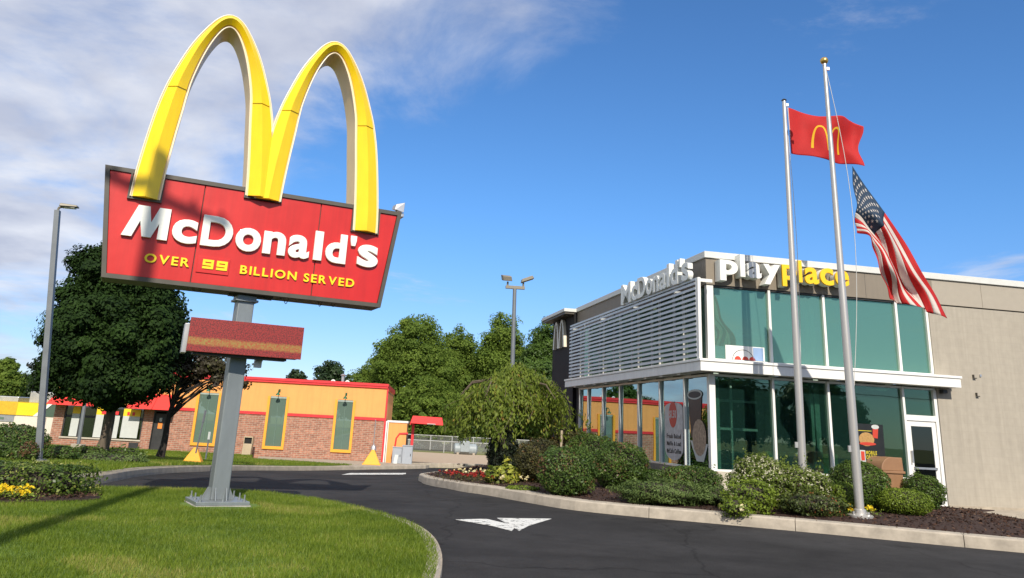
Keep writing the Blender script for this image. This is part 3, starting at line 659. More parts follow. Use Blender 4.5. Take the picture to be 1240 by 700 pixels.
# slatted screen on the left face
SA = -.36
scr = P_('screen_frame', M_white, SA-.04, SA+.04, -.34, -.20, 3.376, 5.40, bevel=.004)
for b in (1.31, 2.85, 4.42, 6.03, 7.48, 9.3, 10.78): MB().box(SA+.02, SA+.07, b-.03, b+.03, 3.376, 5.40).build('screen_post', M_slat, scr)
MB().box(SA-.03, SA+.05, -.199, 10.85, 5.345, 5.405).build('top_rail', M_slat, scr)
for k in range(15):
    z = 3.43+k*.1285
    mb = MB(); mb.hexa([(SA-.05, -.199, z), (SA+.018, -.199, z+.035), (SA+.018, 10.82, z+.035), (SA-.05, 10.82, z), (SA-.05, -.199, z+.062), (SA+.018, -.199, z+.097), (SA+.018, 10.82, z+.097), (SA-.05, 10.82, z+.062)])
    mb.build('slat', M_slat, scr)
for b in (1.31, 4.42, 7.48, 10.78):
    MB().box(SA+.071, .0, b-.02, b+.02, 5.25, 5.30).build('bracket', M_slat, scr)
P_('bracket', M_white, SA+.041, .02, -.30, -.24, 5.30, 5.38, parent=scr)
# letters standing on the screen and on the front fascia
for ch, b0, b1, z0, z1 in (('M', 5.04, 4.18, 5.40, 6.04), ('c', 4.13, 3.66, 5.40, 5.86), ('D', 3.63, 2.99, 5.41, 6.03), ('o', 2.95, 2.49, 5.40, 5.87), ('n', 2.44, 2.02, 5.41, 5.87), ('a', 1.98, 1.50, 5.40, 5.87), ('l', 1.44, 1.27, 5.41, 6.05), ('d', 1.20, .72, 5.40, 6.05), ("'", .66, .56, 5.82, 6.05), ('s', .50, .06, 5.40, 5.88)):
    v, f = glyph(ch, .022, .05, .006); mn, mxv = v.min(0), v.max(0); s = (v-mn)/(mxv-mn)
    p = np.stack([-.46+.14*(1-s[:, 2]), b0+s[:, 0]*(b1-b0), z0+s[:, 1]*(z1-z0)], 1)
    mb = MB(); mb.add(p, f); mb.build('letter', M_wht, RB, smooth=True)
mb = MB(); mb.box(-.42, -.36, .05, 5.05, 5.405, 5.425); mb.build('letter_rail', M_slat, RB)
M_playY = mat('play_yellow', (.92, .55, .01), .45, var=.04)
pp = (('p', .23, .73, 5.375, 5.92), ('l', .79, .93, 5.51, 6.10), ('a', .985, 1.39, 5.50, 5.93), ('y', 1.435, 1.92, 5.375, 5.91))
for ch, a, b, z0, z1 in pp: letter(ch, a, b, z0, z1, -.33, .30, M_wht, RB, off=.034, bev=.006)
for ch, a, b, z0, z1 in (('p', 1.97, 2.38, 5.37, 5.94), ('l', 2.44, 2.54, 5.505, 6.09), ('a', 2.62, 3.02, 5.49, 5.93), ('c', 3.06, 3.45, 5.49, 5.95), ('e', 3.50, 3.90, 5.50, 5.93)):
    lt = letter(ch, a, b, z0, z1, -.33, .06, M_playY, RB, off=.022, bev=.004)
    letter(ch, a+.015, b+.015, z0, z1, -.268, .22, M_wht, lt, off=.022, bev=.004, name='return')
# dark tower at the far end with an arch emblem in relief
P_('tower', M_tower, -.12, 3, LB+.02, LB+3.1, -1.2, 5.98)
P_('tower_roof', M_coping, -.55, 3.2, LB-.02, LB+3.5, 6.0, 6.13, bevel=.01); P_('tower_eave', M_bronze, -.50, 3.15, LB+.03, LB+3.45, 5.92, 5.998)
M_emb = mat('emblem_metal', (.62, .56, .44), .4, metal=.2, var=.06)
emb = bpy.data.objects.new('arch_emblem', None); col.objects.link(emb); emb.parent = RB
def embarch(bc):
    mb = MB(); n = 14; o = []; ii = []
    for k in range(n+1):
        t = -1+2*k/n; h = 1-abs(t)**2.6
        o.append((bc-t*.42, 4.72+1.14*h)); ii.append((bc-t*.25, 4.72+1.02*(1-abs(t)**2.6)))
    vs = []
    for a, b in zip(o, ii): vs += [(-.24, *a), (-.24, *b), (-.121, *b), (-.121, *a)]
    fs = [(4*k+j, 4*k+(j+1) % 4, 4*k+4+(j+1) % 4, 4*k+4+j) for k in range(n) for j in range(4)]+[(3, 2, 1, 0), tuple(4*n+j for j in range(4))]
    mb.add(vs, fs); mb.build('arch', M_emb, emb)
embarch(12.6); embarch(13.44)
# wall stubs on the tan wall
for a, z in ((7.6, 3.40), (7.63, 2.93)):
    mb = MB(); mb.box(a, a+.02, -.06, .0, z, z+.08); mb.box(a, a+.09, -.06, -.03, z-.025, z); mb.build('pipe_bracket', M_bronze, RB)
P_('wall_outlet', M_alu, 7.82, 7.87, -.03, .0, 3.44, 3.50)
# what shows inside
M_teal = mat('pale_frame', (.42, .52, .46), .5, var=.05)
for a, b in ((.34, .42), (3.15, .42)): P_('inner_column', M_teal, a, a+.14, b, b+.14, .12, 5.3)
for z in (1.72, 2.42): P_('inner_rail', M_white, .45, 1.72, .80, .86, z, z+.06)
P_('inner_post', M_white, .98, 1.04, .80, .86, .12, 3.0); P_('inner_column', M_teal, 3.05, 3.13, .45, .53, .12, 5.3)
for k in range(5): P_('ceiling_panel_light', M_white, 1.0+k*1.1, 1.5+k*1.1, 1.2, 1.5, 3.0, 3.03)
for k, (a_, b_) in enumerate(((2.0, .9), (2.7, 1.0), (3.5, .9), (4.3, 1.0), (5.0, .9))):
    mb = MB(); mb.box(a_, a_+.55, b_, b_+.08, .5, 1.25); mb.box(a_, a_+.55, b_+.081, b_+.5, .5, .6); mb.box(a_+.05, a_+.5, b_+.1, b_+.45, .12, .499); mb.build('booth_seat', mat('booth_tan', (.42, .33, .22), .5) if k % 2 else mat('booth_green', (.12, .22, .08), .5), RB, bevel=.02)
for a, b, z in ((2.45, 2.4, 4.42), (3.0, 3.6, 4.55), (4.5, 2.6, 4.1), (1.2, 3.0, 4.6)):
    mb = MB(); mb.lathe([(.02, 0), (.24, .0), (.25, .02), (.10, .10), (.02, .14)], (a, b, z), 14); mb.tube([(a, b, z+.1), (a, b, 5.3)], .008, 5); mb.build('pendant_lamp', M_white, RB, smooth=True)
M_blue = mat('play_blue', (.02, .12, .42), .4, var=.2)
mb = MB(); mb.box(.45, 1.5, .6, 1.3, .3, .62); mb.box(.5, .6, .65, .75, .12, .3); mb.box(1.3, 1.4, 1.1, 1.2, .12, .3); mb.build('blue_bench', M_blue, RB, bevel=.06)
for a, b in ((1.2, 1.3), (2.3, 1.2), (3.7, 1.6), (4.4, 1.3)):
    mb = MB(); mb.lathe([(.35, .86), (.36, .88), (.35, .90)], (a, b, 0), 18); mb.lathe([(.22, .12), (.20, .15), (.04, .18), (.035, .86)], (a, b, 0), 12); mb.build('table', mat('table_top', (.28, .24, .15), .4, var=.1), RB)
for a, b in ((1.75, 1.3), (2.9, 1.35), (2.0, 2.3), (4.0, 2.3), (4.95, 1.4)):
    mb = MB(); mb.box(a-.2, a+.2, b-.2, b+.2, .55, .60)
    for sx in (-1, 1):
        for sy in (-1, 1): mb.box(a+sx*.18-.015, a+sx*.18+.015, b+sy*.18-.015, b+sy*.18+.015, .12, .549)
    mb.box(a-.2, a+.2, b+.17, b+.2, .601, 1.12); mb.build('chair', M_black, RB)
P_('counter', mat('booth', (.30, .28, .22), .6, var=.1), 1.9, 3.0, 3.2, 3.7, .12, 1.15)
# posters and stickers on the glass
M_pblack = mat('poster_black', (.010, .012, .012), .5, var=.2)
M_pwhite = mat('poster_white', (.52, .54, .51), .55, var=.05)
M_pred = mat('poster_red', (.52, .05, .025), .5, var=.1)
M_pyel = mat('poster_yellow', (.60, .48, .03), .5, var=.08)
M_bun = mat('bun', (.42, .24, .08), .6, var=.25, scale=25)
po = P_('window_poster', M_pblack, 4.08, 4.84, .088, .094, .90, 2.05)
def blob(a0, a1, z0, z1, y, pw=2, n=18): return [((a0+a1)/2+(a1-a0)/2*math.copysign(abs(math.cos(t))**(2/pw), math.cos(t)), (z0+z1)/2+(z1-z0)/2*math.copysign(abs(math.sin(t))**(2/pw), math.sin(t))) for t in (2*math.pi*k/n for k in range(n))]
def flat(name, pts, y, m, parent, d=.003): mb = MB(); mb.prism(pts, y, y+d); return mb.build(name, m, parent)
flat('printed_bun', blob(4.12, 4.56, 1.50, 1.84, 0), .084, M_bun, po); flat('printed_filling', blob(4.12, 4.60, 1.52, 1.60, 0), .080, M_pred, po)
flat('printed_cup', [(4.52, 1.72), (4.66, 1.70), (4.70, 1.98), (4.54, 1.99)], .084, M_pred, po); flat('printed_lid', blob(4.5, 4.72, 1.93, 2.04, 0), .080, M_pwhite, po)
flat('printed_phone', [(4.12, 1.12), (4.27, 1.12), (4.27, 1.40), (4.12, 1.40)], .084, M_pwhite, po); flat('printed_screen', [(4.145, 1.15), (4.245, 1.15), (4.245, 1.37), (4.145, 1.37)], .080, M_pred, po)
word('MOBILE', 4.29, 4.60, 1.30, 1.39, .081, .004, M_pyel, po, off=.02, ref='M'); word('ORDER', 4.29, 4.60, 1.19, 1.28, .081, .004, M_pyel, po, off=.02, ref='M')
word('IS HERE', 4.29, 4.53, 1.11, 1.17, .081, .004, M_pwhite, po, off=.01)
flat('printed_line', [(4.1, 1.025), (4.72, 1.025), (4.72, 1.045), (4.1, 1.045)], .084, M_pyel, po); flat('printed_line', [(4.1, .985), (4.8, .985), (4.8, 1.0), (4.1, 1.0)], .084, M_pwhite, po)
flat('printed_line', [(4.1, 1.87), (4.5, 1.87), (4.5, 1.885), (4.1, 1.885)], .084, M_pyel, po)
up = P_('window_poster', M_white, .52, 1.60, .084, .090, 3.45, 3.80)
ring = [(1.0+.30*math.cos(t), 3.45+.26*math.sin(t)) for t in np.linspace(0, math.pi, 17)]; ring2 = [(1.0+.285*math.cos(t), 3.45+.245*math.sin(t)) for t in np.linspace(math.pi, 0, 17)]
flat('printed_ring', ring+ring2, .080, M_dark, up, .003)
for a in (.85, 1.06, 1.25): flat('printed_arch', [(a+.09*math.cos(t), 3.451+.09*math.sin(t)) for t in np.linspace(0, math.pi, 9)], .079, M_pred, up, .004)
MB().box(1.28, 1.56, .079, .083, 3.452, 3.78).build('painted_shadow', mat('poster_shadow_blue', (.25, .36, .55), .5, var=.05), up)  # flagpole and flag shadow across the poster, painted as a blue panel
def lflat(name, pts, a, m, parent, d=.004):
    "polygon in b (along the left face), z"
    mb = MB(); n = len(pts); mb.add([(a, b, z) for b, z in pts]+[(a+d, b, z) for b, z in pts], [tuple(range(n)), tuple(range(2*n-1, n-1, -1))]+[(i, (i+1) % n, n+(i+1) % n, n+i) for i in range(n)]); return mb.build(name, m, parent)
ls = lflat('window_sticker', [(2.95, 2.25), (2.95, 1.2)]+[(2.35+.6*math.cos(t), 1.2+.33*math.sin(t)) for t in np.linspace(0, -math.pi, 11)]+[(1.75, 1.2), (1.75, 2.25)]+[(2.35+.6*math.cos(t), 2.25+.14*math.sin(t)) for t in np.linspace(math.pi, 0, 9)], .085, mat('sticker_white', (.50, .50, .50), .5, var=.25, scale=6), RB)
lflat('printed_oval', blob(2.12, 2.64, 1.72, 2.42, 0), .079, M_pred, ls)
def lword(txt, b0, b1, z0, z1, m, parent, a=.075, off=.02):
    hv, _ = glyph('H', off, .05, 0); H0, H1 = hv[:, 1].min(), hv[:, 1].max(); xx = 0; it = []
    for ch in txt:
        if ch == ' ': xx += .4; continue
        v, f = glyph(ch, off, .05, 0); wd = v[:, 0].max()-v[:, 0].min(); it.append((v, f, xx)); xx += wd+.14
    k = (b0-b1)/(xx-.14); kz = (z1-z0)/(H1-H0)
    for v, f, x in it:
        p = np.stack([a+(.05-v[:, 2])*.04, b0-(x+v[:, 0]-v[:, 0].min())*k, z0+(v[:, 1]-H0)*kz], 1); mb = MB(); mb.add(p, f); mb.build('letter', m, parent)
lword('$1.50', 2.60, 2.16, 1.98, 2.18, M_pwhite, ls)
lword('Fresh Baked', 2.80, 1.88, 1.44, 1.56, M_pblack, ls, .079); lword('Muffin & Loaf', 2.80, 1.88, 1.25, 1.36, M_pblack, ls, .079); lword('McCafe Coffee', 2.80, 1.88, 1.05, 1.17, M_pblack, ls, .079)
l2 = lflat('window_sticker', [(.60, 2.55), (.72, 1.5), (1.26, 1.5), (1.40, 2.55)], .085, mat('sticker_brown', (.055, .035, .025), .5, var=.4, scale=8), RB)
lflat('printed_rim', blob(.56, 1.44, 2.44, 2.70, 0), .079, M_pwhite, l2); lflat('printed_rim', blob(.63, 1.37, 2.48, 2.65, 0), .076, M_pblack, l2)
lflat('printed_cup', [(.30, 1.35), (.55, .92), (.95, .92), (1.30, 1.42)], .080, M_pwhite, l2); lflat('printed_sundae', blob(.38, 1.16, 1.05, 1.95, 0), .077, mat('sundae', (.36, .26, .18), .6, var=.5, scale=14), l2)
# little red meal box on the window sill
mbx = thing('meal_box', 'tiny red box with yellow arch handle on the front window sill', 'toy box', (*loc2(3.02, .22), .79), PH)
MB().box(-.10, .10, -.05, .05, 0, .11).build('box', M_pred, mbx)
for s in (-.045, .045):
    mb = MB(); mb.tube([(s+.045*math.cos(t), 0, .11+.09*math.sin(t)) for t in np.linspace(0, math.pi, 9)], .012, 6); mb.build('handle', M_pyel, mbx)

# ------------------------------------------------------------------ flagpoles and flags
M_pole = mat('brushed_pole', (.52, .50, .47), .38, metal=.55, var=.06, scale=2, stretch=(1, 1, .1))
M_gold = mat('gold_ball', (.65, .42, .12), .25, metal=.8, var=.05)
M_rope = mat('rope', (.55, .55, .52), .8, var=.1)
def flagpole(name, label, base, top, r0, r1_, ball, rope_off):
    base = np.array(base); top = np.array(top)-base
    t = thing(name, label, 'flagpole', tuple(base))
    n = 14; MB().tube([tuple(top*k/n) for k in range(n+1)], [r0*(1-.12*k/n) if k/n < .3 else r0*.96*(1-(k/n-.3)/.7)+r1_*(k/n-.3)/.7 for k in range(n+1)], 14).build('pole', M_pole, t, smooth=True)
    MB().lathe([(.24, -.1), (.24, .02), (.20, .04), (.12, .05), (.115, .12), (r0*.9, .14)], seg=16).build('base_collar', M_pole, t, smooth=True)
    for k in range(4): x, y = .19*math.cos(k*1.57+.5), .19*math.sin(k*1.57+.5); MB().tube([(x, y, .0), (x, y, .09)], .022, 6).build('bolt', M_alu, t)
    mb = MB(); z = top[2]
    mb.tube([tuple(top), tuple(top+np.array([0, 0, .05]))], .045, 10); mb.box(top[0]+.0, top[0]+.10, top[1]-.02, top[1]+.02, z-.10, z-.03); mb.build('truck', M_alu, t, smooth=True)
    if ball: MB().lathe([(.005+.085*math.sin(math.pi*k/10), .13-.085*math.cos(math.pi*k/10)) for k in range(11)], tuple(top), 14).build('ball', M_gold, t, smooth=True)
    else: MB().lathe([(.06, .04), (.065, .06), (.03, .09)], tuple(top), 10).build('cap', M_dark, t, smooth=True)
    mb = MB(); k = 16; mb.tube([(top[0]*(1-i/k)+rope_off*math.sin(math.pi*min(1, i/k*1.15))*1.0+.05*(i/k), -.03, z*(1-i/k)+1.2*(i/k)) for i in range(k+1)], .007, 5); mb.build('halyard', M_rope, t)
    MB().box(-r0-.05, -r0+.02, -.02, .02, 1.18, 1.30).build('cleat', M_alu, t)
    return t
fb = at(1041, 616.5, 16.0); ft = at(998.5, 80, 16.0)
flagpole('flagpole', 'taller silver flagpole with a gold ball nearest the front door', (fb[0], fb[1], bedz(fb[0], fb[1])-.0), (ft[0], ft[1], ft[2]), .086, .040, True, .32)
sb = at(972.5, 580, 17.6); st_ = at(949.5, 124, 17.6)
flagpole('flagpole', 'shorter silver flagpole without a ball, rising behind the white flowering shrub', (sb[0], sb[1], bedz(sb[0], sb[1])), (st_[0], st_[1], st_[2]), .086, .046, False, .10)

def clothmat(name, c, tr=.25):
    m = bpy.data.materials.new(name); m.use_nodes = True; t = m.node_tree; b = t.nodes['Principled BSDF']; b.inputs['Roughness'].default_value = .75
    tc = nd(t, 'ShaderNodeTexCoord'); nz = nd(t, 'ShaderNodeTexNoise'); nz.inputs['Scale'].default_value = 3; t.links.new(tc.outputs['Object'], nz.inputs['Vector'])
    mr = nd(t, 'ShaderNodeMapRange'); t.links.new(nz.outputs['Fac'], mr.inputs[0]); mr.inputs[3].default_value = .85; mr.inputs[4].default_value = 1.12
    sc_ = nd(t, 'ShaderNodeVectorMath', operation='SCALE'); sc_.inputs[0].default_value = c; t.links.new(mr.outputs[0], sc_.inputs['Scale']); t.links.new(sc_.outputs[0], b.inputs['Base Color'])
    ts = nd(t, 'ShaderNodeBsdfTranslucent'); t.links.new(sc_.outputs[0], ts.inputs[0]); mx = nd(t, 'ShaderNodeMixShader'); mx.inputs[0].default_value = tr
    t.links.new(b.outputs[0], mx.inputs[1]); t.links.new(ts.outputs[0], mx.inputs[2]); t.links.new(mx.outputs[0], t.nodes['Material Output'].inputs[0]); return m
C_red = clothmat('cloth_red', (.62, .026, .026), .38); C_yel = clothmat('cloth_yellow', (.85, .52, .02)); C_wht = clothmat('cloth_white', (.80, .74, .68), .42); C_blu = clothmat('cloth_navy', (.030, .062, .115), .35)
def cloth(name, S, s0, s1, t0, t1, ns, ntt, m, parent, off=0.0):
    V = np.array([S(s0+(s1-s0)*i/ns, t0+(t1-t0)*j/ntt) for j in range(ntt+1) for i in range(ns+1)])
    q = [(j*(ns+1)+i, j*(ns+1)+i+1, (j+1)*(ns+1)+i+1, (j+1)*(ns+1)+i) for j in range(ntt) for i in range(ns)]
    o = link(name, np_mesh(name, V, np.array(q), m, smooth=True), parent)
    sl = o.modifiers.new('thickness', 'SOLIDIFY'); sl.thickness = .004; sl.offset = 0
    return o
def strip2d(S, outline_pairs, lift, m, name, parent):
    mb = MB()
    for d in (lift, -lift):
        vs = []
        for (a, b) in outline_pairs:
            for st in (a, b):
                p = np.array(S(*st)); e = 1e-3
                n = np.cross(np.array(S(st[0]+e, st[1]))-p, np.array(S(st[0], st[1]+e))-p); n /= np.linalg.norm(n); vs.append(p+n*d)
        mb.add(vs, [(2*i, 2*i+1, 2*i+3, 2*i+2) for i in range(len(outline_pairs)-1)])
    return mb.build(name, m, parent, smooth=True)
# red company flag on the shorter pole
c00, c10, c11, c01 = at(953.5, 130, 17.6), at(1046, 147.5, 17.6), at(1042, 201.5, 17.6), at(958, 186, 17.6)
rf = thing('company_flag', 'plain red flag with a yellow double arch, flying from the shorter pole', 'flag', tuple(c00))
def SR(s, t):
    p = (1-s)*(1-t)*c00+s*(1-t)*c10+s*t*c11+(1-s)*t*c01-c00
    y = .17*math.sin(s*8.2+t*1.7)*min(1, s*2.2)+.05*math.sin(s*17-t*5)*s
    z = -.05*math.sin(math.pi*s)*(1-t)*1.3+.07*math.sin(s*9.0+.8)*s+(-.05*max(0, s-.85)/.15*(1-t))
    x = -.08*math.sin(math.pi*t)*0+.05*math.sin(t*7+1)*s*s
    return (p[0]+x, p[1]+y, p[2]+z)
cloth('cloth', SR, 0, 1, 0, 1, 48, 28, C_red, rf); cloth('hem', SR, 0, .012, 0, 1, 1, 20, C_wht, rf)
for cs in (.40, .615):
    prs = []
    for k in range(25):
        u_ = -1+2*k/24; h = 1-abs(u_)**2.6; h2 = 1-abs(u_)**2.9
        prs.append(((cs+u_*.118, .80-.56*h), (cs+u_*.086, .80-.515*h2)))
    strip2d(SR, prs, .006, C_yel, 'emblem_arch', rf)
# striped national flag hanging in folds from the taller pole
TopE = [at(x, y, 16.0+dy) for x, y, dy in ((1032, 201, 0), (1046, 222, .1), (1069, 254, .0), (1095, 294, .1), (1115, 328, .0), (1134, 357, .1), (1147.5, 385.5, 0))]
BotE = [at(x, y, 16.0+dy) for x, y, dy in ((1038, 282, .05), (1052, 286, -.1), (1059, 302, .0), (1065, 325, -.1), (1072, 347, .1), (1079, 362, .0))]
TP, BP = smoothpath(TopE, 8), smoothpath(BotE, 8)
usf = thing('national_flag', 'faded red and white striped flag with starred blue corner hanging in folds', 'flag', tuple(TopE[0]))
def curve_at(P, s):
    k = min(max(s, 0), 1)*(len(P)-1); i = min(int(k), len(P)-2); return np.array(P[i])*(1-k+i)+np.array(P[i+1])*(k-i)
def SU(s, t):
    t2 = min(1, max(0, t)); q_ = (t2+.18*math.sin(math.pi*t2))*(1-s)+s*t2**.78
    p = curve_at(TP, s)*(1-q_)+curve_at(BP, s)*q_-TopE[0]
    a = (.05+.11*min(1, s*1.6))*math.sin(t*11+s*5.5)*math.sin(math.pi*min(1, max(0, t*1.02)))+.10*min(1, s*2)*math.sin(t*5.0-s*9)*math.sin(math.pi*t)
    a += .035*math.sin(t*23+s*9)*min(1, s*2)+.03*math.sin(s*21-t*6)*t
    zf = .02*math.sin(t*14+s*4)*math.sin(math.pi*t)
    return (p[0]-.018*math.sin(t*13+s*5)*math.sin(math.pi*t), p[1]+a, p[2]+zf)
for k in range(13):
    t0, t1 = k/13, (k+1)/13; m = C_red if k % 2 == 0 else C_wht
    cloth('stripe', SU, .35 if k < 7 else 0, 1, t0, t1, 22 if k < 7 else 36, 4, m, usf)
can_ = cloth('canton', SU, 0, .3499, 0, 7/13, 20, 24, C_blu, usf)
mb = MB()
for r_ in range(9):
    for c_ in range(6 if r_ % 2 == 0 else 5):
        cs, ct = (.030+(c_*2+(r_ % 2))*.0262)*1.0, (r_+1)*(7/13)/10
        for d in (.007, -.007):
            vs = []
            for k in range(10):
                rr = .020 if k % 2 == 0 else .009
                st = (cs+rr*.78*math.cos(k*math.pi/5), ct+rr*1.15*math.sin(k*math.pi/5)); p = np.array(SU(*st)); e = 1e-3
                n = np.cross(np.array(SU(st[0]+e, st[1]))-p, np.array(SU(st[0], st[1]+e))-p); n /= np.linalg.norm(n); vs.append(p+n*d)
            mb.add(vs, [tuple(range(10))])
so = mb.build('stars', C_wht, can_); so['kind'] = 'stuff'

# ------------------------------------------------------------------ lamp posts
M_lamp = mat('lamp_post', (.17, .185, .20), .5, metal=.3, var=.1, scale=3)
M_head = mat('lamp_head', (.20, .18, .14), .5, metal=.2, var=.1)
M_lens = mat('lamp_lens', (.45, .45, .40), .2, var=.1)
b0 = at(47.5, 551, 21.0); t0 = at(72, 256, 21.0); zb = float(g(b0[0], b0[1]))+.15
lp = thing('lamp_post', 'tall square grey lamp post with one arm at the far left, behind the clipped hedge', 'lamp post', (b0[0], b0[1], zb), R(8))
tp = np.array(t0)-np.array([b0[0], b0[1], zb]); tp[1] = 0
mb = MB(); r = .076; mb.hexa([(-r, -r, .1), (r, -r, .1), (r, r, .1), (-r, r, .1), (tp[0]-r*.85, -r, tp[2]), (tp[0]+r*.85, -r, tp[2]), (tp[0]+r*.85, r, tp[2]), (tp[0]-r*.85, r, tp[2])]); mb.build('pole', M_lamp, lp, bevel=.01)
MB().lathe([(.26, -.5), (.26, .08), (.24, .10)], seg=16).build('footing', M_concd, lp); MB().box(-.16, .16, -.16, .16, .1, .125).build('base_plate', M_lamp, lp)
mb = MB(); mb.tube([(tp[0], 0, tp[2]-.02), (tp[0]+.02, 0, tp[2]+.08), (tp[0]+.14, 0, tp[2]+.13)], .035, 8); hd = mb.build('arm', M_head, lp, smooth=True)
mb = MB(); mb.hexa([(tp[0]+.06, -.16, tp[2]+.10), (tp[0]+.52, -.10, tp[2]+.12), (tp[0]+.52, .10, tp[2]+.12), (tp[0]+.06, .16, tp[2]+.10), (tp[0]+.08, -.14, tp[2]+.19), (tp[0]+.50, -.09, tp[2]+.17), (tp[0]+.50, .09, tp[2]+.17), (tp[0]+.08, .14, tp[2]+.19)]); mb.build('lamp_head', M_head, lp, bevel=.015)
MB().box(tp[0]+.15, tp[0]+.45, -.08, .08, tp[2]+.085, tp[2]+.098).build('lens', M_lens, hd)
p0 = at(621.5, 352, 40); zb = float(g(p0[0], p0[1]))
lp2 = thing('lamp_post', 'grey lamp post with two tilted heads rising behind the weeping tree', 'lamp post', (1.50, 40, zb), R(5))
H2 = at(622, 350, 40)[2]-zb
MB().tube([(0, 0, 0), (-.12, 0, H2)], [.13, .10], 10).build('pole', M_lamp, lp2, smooth=True)
MB().box(-.60, .40, -.07, .07, H2, H2+.16).build('crossarm', M_head, lp2, bevel=.01)
for x, s in ((-.50, -1), (.32, 1)):
    mb = MB(); mb.tube([(x, 0, H2+.15), (x, 0, H2+.36)], .05, 8); hd = mb.build('stem', M_head, lp2)
    a0, a1 = (x-.30, x+.22) if s < 0 else (x-.12, x+.54); z0, z1 = (.62, .36) if s < 0 else (.36, .62)
    mb = MB(); d = .22
    if s < 0: mb.hexa([(a0+.06, -d, H2+.36), (a1, -d, H2+.36), (a1-.02, d, H2+.46), (a0, d, H2+.46), (a0, -d-.05, H2+.62), (a1-.06, -d-.05, H2+.60), (a1-.08, d-.05, H2+.72), (a0-.06, d-.05, H2+.74)])
    else: mb.hexa([(a0, -d, H2+.34), (a1, -d, H2+.60), (a1, d, H2+.60), (a0, d, H2+.34), (a0+.02, -d, H2+.52), (a1-.10, -d, H2+.74), (a1-.10, d, H2+.74), (a0+.02, d, H2+.52)])
    mb.build('lamp_head', M_head, hd, bevel=.02)
# short white post and its concrete block in front of the picture window
b0 = at(94.5, 541, 44); tpp = at(101, 494, 44)
sp_ = thing('light_pole', 'slim grey pole on a concrete block in front of the picture window', 'pole', (b0[0], b0[1], float(g(b0[0], b0[1]))+.12))
dv = tpp-b0; MB().tube([(0, 0, .1), (dv[0], 0, dv[2]+1.4)], .10, 8).build('pole', M_lamp, sp_, smooth=True); MB().box(-.28, .28, -.28, .28, -.2, .42).build('concrete_block', M_concd, sp_, bevel=.03)

# ------------------------------------------------------------------ brick and orange building across the drive
M_brick = brickmat('red_brick', (.43, .185, .115), (.27, .11, .07), (.42, .32, .245), bw=.32, bh=.11, msize=.014, bump=.5)
M_orange = mat('orange_stucco', (.84, .365, .11), .8, var=.05, scale=1.2, bump=.25, bscale=60, streak=.12)
M_ored = mat('red_trim', (.68, .035, .04), .45, var=.06)
M_oframe = mat('orange_frame', (.82, .36, .03), .6, var=.05)
M_oglass = glassmat('grey_green_glass', (.10, .16, .14), refl=(.55, .72, .64), base=.16, body=(.15, .22, .18), bodyfac=.85)
M_ylow = mat('bright_yellow', (.86, .60, .015), .5, var=.06)
OB = thing('brick_building', 'single storey brick and orange stucco building with red cornice across the drive', 'building', (-6.02, 50.2, -1.1), R(4))
ZO = 1.1
def ob(name, m, x0, x1, y0, y1, z0, z1, parent=OB, bevel=0): return MB().box(x0, x1, y0, y1, z0+ZO, z1+ZO).build(name, m, parent, bevel=bevel)
LW = -19.75
# brick wall built in pieces round the openings
WIN = [(-11.50, -10.08), (-7.22, -5.97), (-3.10, -1.88)]; zw0, zw1 = -.50, 2.58
DOOR = (-13.92, -12.98); BIG = (-19.15, -14.5)
xs_ = [LW, BIG[0], BIG[1], DOOR[0], DOOR[1]]+[q for w_ in WIN for q in w_]+[0]
for i in range(len(xs_)-1):
    a, b = xs_[i], xs_[i+1]
    if (a, b) == BIG: ob('wall', M_brick, a, b, 0, .3, -1.4, -.47)
    elif (a, b) == DOOR: continue
    elif (a, b) in WIN:
        ob('wall', M_brick, a, b, 0, .3, -1.4, zw0); ob('stucco', M_orange, a, b, .0, .3, zw1, 3.4)
    else:
        ob('wall', M_brick, a, b, 0, .3, -1.4, 1.45)
        ob('stucco', M_orange, a, b, .0, .3, 1.62, 3.4); ob('red_band', M_ored, a+.001, b-.001, -.06, .3, 1.452, 1.618)
ob('stucco', M_orange, BIG[0], DOOR[1], .0, .3, 1.62, 3.4)
ob('wall', M_brick, -.3, 0, .301, 11, -1.4, 1.45); ob('stucco', M_orange, -.3, 0, .301, 11, 1.46, 3.4)
ob('wall', M_brick, LW, LW+.3, .301, 11, -1.4, 1.45); ob('stucco', M_orange, LW, LW+.3, .301, 11, 1.46, 3.4)
ob('roof', M_concd, LW, 0, .31, 11, 3.2, 3.3)
ob('cornice', M_ored, LW-.06, .06, -.10, .32, 3.402, 3.52); ob('cornice', M_ored, LW-.09, .09, -.14, .33, 3.522, 3.68)
ob('cornice', M_ored, -.2, .09, .331, 11, 3.402, 3.68)
ob('corner_trim', M_ored, .0, .10, -.03, .2, -1.1, 3.4); ob('downpipe', M_white, .12, .2, -.08, .0, -1.1, 1.45)
